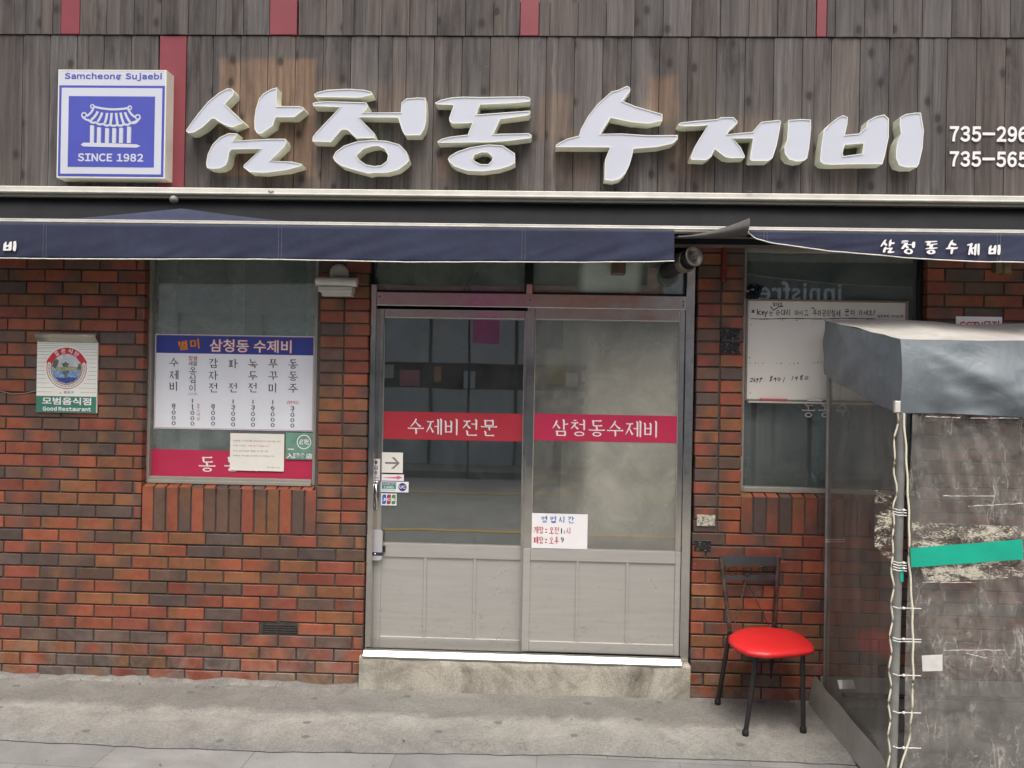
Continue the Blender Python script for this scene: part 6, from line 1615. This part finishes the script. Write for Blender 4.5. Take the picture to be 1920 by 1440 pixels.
# vinyl sheets
m = MB()
def Vs(i, j):
    y = YBp-.01+(YFp+.02-YBp)*i; z = .10+(1.75-.10)*j
    return (XS+.010+(pf_top.x+.004-XS-.008)*i+.004*mnoise.noise(Vector((y*4, z*2, 9))), y, z)
m.grid(Vs, 30, 40); m.build('side_sheet', 'vinyl_side', st)
m = MB()
def Vf(i, j):
    x = pf_top.x+.035+(XE-pf_top.x)*i; z = .02+(zfb+.06-.02)*j
    fold = sum(.018*math.exp(-((x-(pf_top.x+c_)-(zfb-z)*s_)/.025)**2) for c_, s_ in ((.04, .10), (.11, .28), (.17, .33), (.24, .36), (.34, .22)))*min(1, j*1.3)
    return (x, YFp+.006-fold-.010*mnoise.noise(Vector((x*6, z*3, 9)))-.004*mnoise.noise(Vector((x*22, z*14, 3))), z)
m.grid(Vf, 160, 110); m.build('front_sheet', 'vinyl', st)
# grey skirt along the foot of the side, and of the back
m = MB()
def Sk(i, j):
    y = YBp+.02+(YFp-YBp)*i; z = .004+(.145+.02*mnoise.noise(Vector((y*4, 0, 1)))-.03*i)*j
    return (XS-.030-.030*(1-j)+.008*mnoise.noise(Vector((y*5, z*6, 2))), y, z)
m.grid(Sk, 40, 8); m.build('skirt', 'skirt', st)
m = MB(); m.grid(lambda i, j: (XS+(XE-XS)*i, -.05-.02*(1-j)+.006*mnoise.noise(Vector((i*20, j*2, 0))), .004+.15*j), 40, 4); m.build('skirt', 'skirt', st)
m = MB(); m.tube([Vector((XS+.1, -.09, .075)), Vector((XE, -.09, .08))], .012, 8); m.build('ground_tube', 'dark_metal', st)
# cords laced along the sheet edges
def cordpath(us, y, amp, seed):
    out = []
    n_ = 70
    for k in range(n_+1):
        v = us[0][1]+(us[-1][1]-us[0][1])*k/n_
        u = pl([(b_, a) for a, b_ in us], v)
        p_ = W(u, v, y); p_.x += amp*math.sin(k*1.05+seed)+amp*.6*mnoise.noise(Vector((k*.23, seed, 0))); out.append(p_)
    return out
m = MB(); m.tube(cordpath([(1683, 775), (1676, 850), (1680, 930), (1674, 960), (1676, 1000), (1672, 1040), (1674, 1100), (1670, 1200), (1668, 1300), (1667, 1400), (1664, 1500)], YFp-.022, .0045, 0), .0034, 6); m.build('cord', 'cord', st)
m = MB(); m.tube(cordpath([(1694, 775), (1699, 850), (1703, 940), (1705, 1000), (1704, 1050), (1708, 1100), (1711, 1160), (1712, 1260), (1711, 1310), (1706, 1380), (1698, 1410), (1688, 1440), (1680, 1500)], YFp-.022, .0016, 2), .0040, 6); m.build('cord', 'cord', st)
ties = [(956, 3), (1055, 2), (1065, 2), (1140, 1), (1198, 2), (1266, 1), (1336, 1), (1402, 1)]
for v, n_ in ties:
    m = MB()
    for k in range(n_):
        a = W(1674, v-3+k*5, YFp-.020); c = W(1693, v+k*5, YFp-.0225); e2 = W(1727 if v > 1100 else 1700, v+1+k*5, YFp-.024)
        m.tube([a, a.lerp(c, .5)+Vector((0, -.004, -.003)), c, e2], .0018, 5)
    c = W(1694, v, YFp-.026); m.cbox(c.x-.004, c.x+.004, YFp-.031, YFp-.024, c.z-.004, c.z+.004, .001); m.build('zip_tie', 'tie', st)
m = MB()
for v in (1012, 1016): m.tube([W(1548, v, YBp-.03), W(1556, v, YBp-.04), W(1584, v-1, YBp-.035)], .0016, 5)
m.build('zip_tie', 'tie', st)
# tapes and residue on the sheets
def patchq(name, quad, mt, y, wob=.004):
    q_ = [W(u, v, y) for u, v in quad]; mm = MB()
    def fn(i, j):
        p_ = q_[0].lerp(q_[1], i).lerp(q_[3].lerp(q_[2], i), j); p_.y = y-.020*0+wob*mnoise.noise(Vector((p_.x*9, p_.z*9, 0))); return p_
    mm.grid(fn, 30, 14); mm.f = [f[::-1] for f in mm.f]; return mm.build(name, mt, st)
yt = YFp-.035
patchq('green_tape', [(1707, 1028), (1917, 1011), (1919, 1049), (1709, 1064)], 'green_tape', yt, .005)
patchq('green_tape', [(1687, 1062), (1694, 1062), (1694, 1091), (1688, 1091)], 'green_tape', YFp-.02, .0)
patchq('tape_residue', [(1710, 978), (1925, 988), (1925, 1016), (1710, 1028)], 'residue', yt-.001+.004, .002)
patchq('tape_residue', [(1725, 1062), (1925, 1046), (1925, 1082), (1735, 1092)], 'residue', yt-.001+.004, .002)
patchq('tape_residue', [(1640, 918), (1672, 930), (1674, 1058), (1640, 1024)], 'residue', YFp-.015, .0)
patchq('white_tape', [(1728, 1229), (1767, 1227), (1767, 1258), (1730, 1259)], 'white_tape', yt, .004)
patchq('white_tape', [(1570, 1275), (1600, 1274), (1604, 1291), (1574, 1292)], 'white_tape', -.35, .0)
for u0, v0, u1, v1 in ((1730, 1092, 1830, 1092), (1770, 1219, 1885, 1219), (1735, 781, 1800, 783), (1820, 784, 1910, 784), (1768, 930, 1865, 930), (1815, 949, 1918, 944), (1812, 1225, 1850, 1234)):
    m = MB(); n_ = 16
    tp = [W(u0+(u1-u0)*k/n_, v0+(v1-v0)*k/n_+1.6*mnoise.noise(Vector((k*.5, u0, v0))), yt+.004) for k in range(n_+1)]
    m.tube(tp, .002, 5, radii=[max(.0002, .0010+.0022*mnoise.noise(Vector((k*.55, v0, u0)))) for k in range(n_+1)])
    m.build('weld_seam', 'white_tape', st)
for u0, u1 in ((1740, 1745), (1833, 1838)):
    m = MB(); m.tube([W(u0, 1278, -.12), W(u0+1, 1292, -.12), W(u1, 1303, -.12)], .003, 6); c = W(u0, 1276, -.12); m.tube([c+Vector((.009*math.cos(2*PI*k/12), 0, .009*math.sin(2*PI*k/12))) for k in range(13)], .0025, 5, cap=False)
    m.build('ground_hook', 'pole', st)
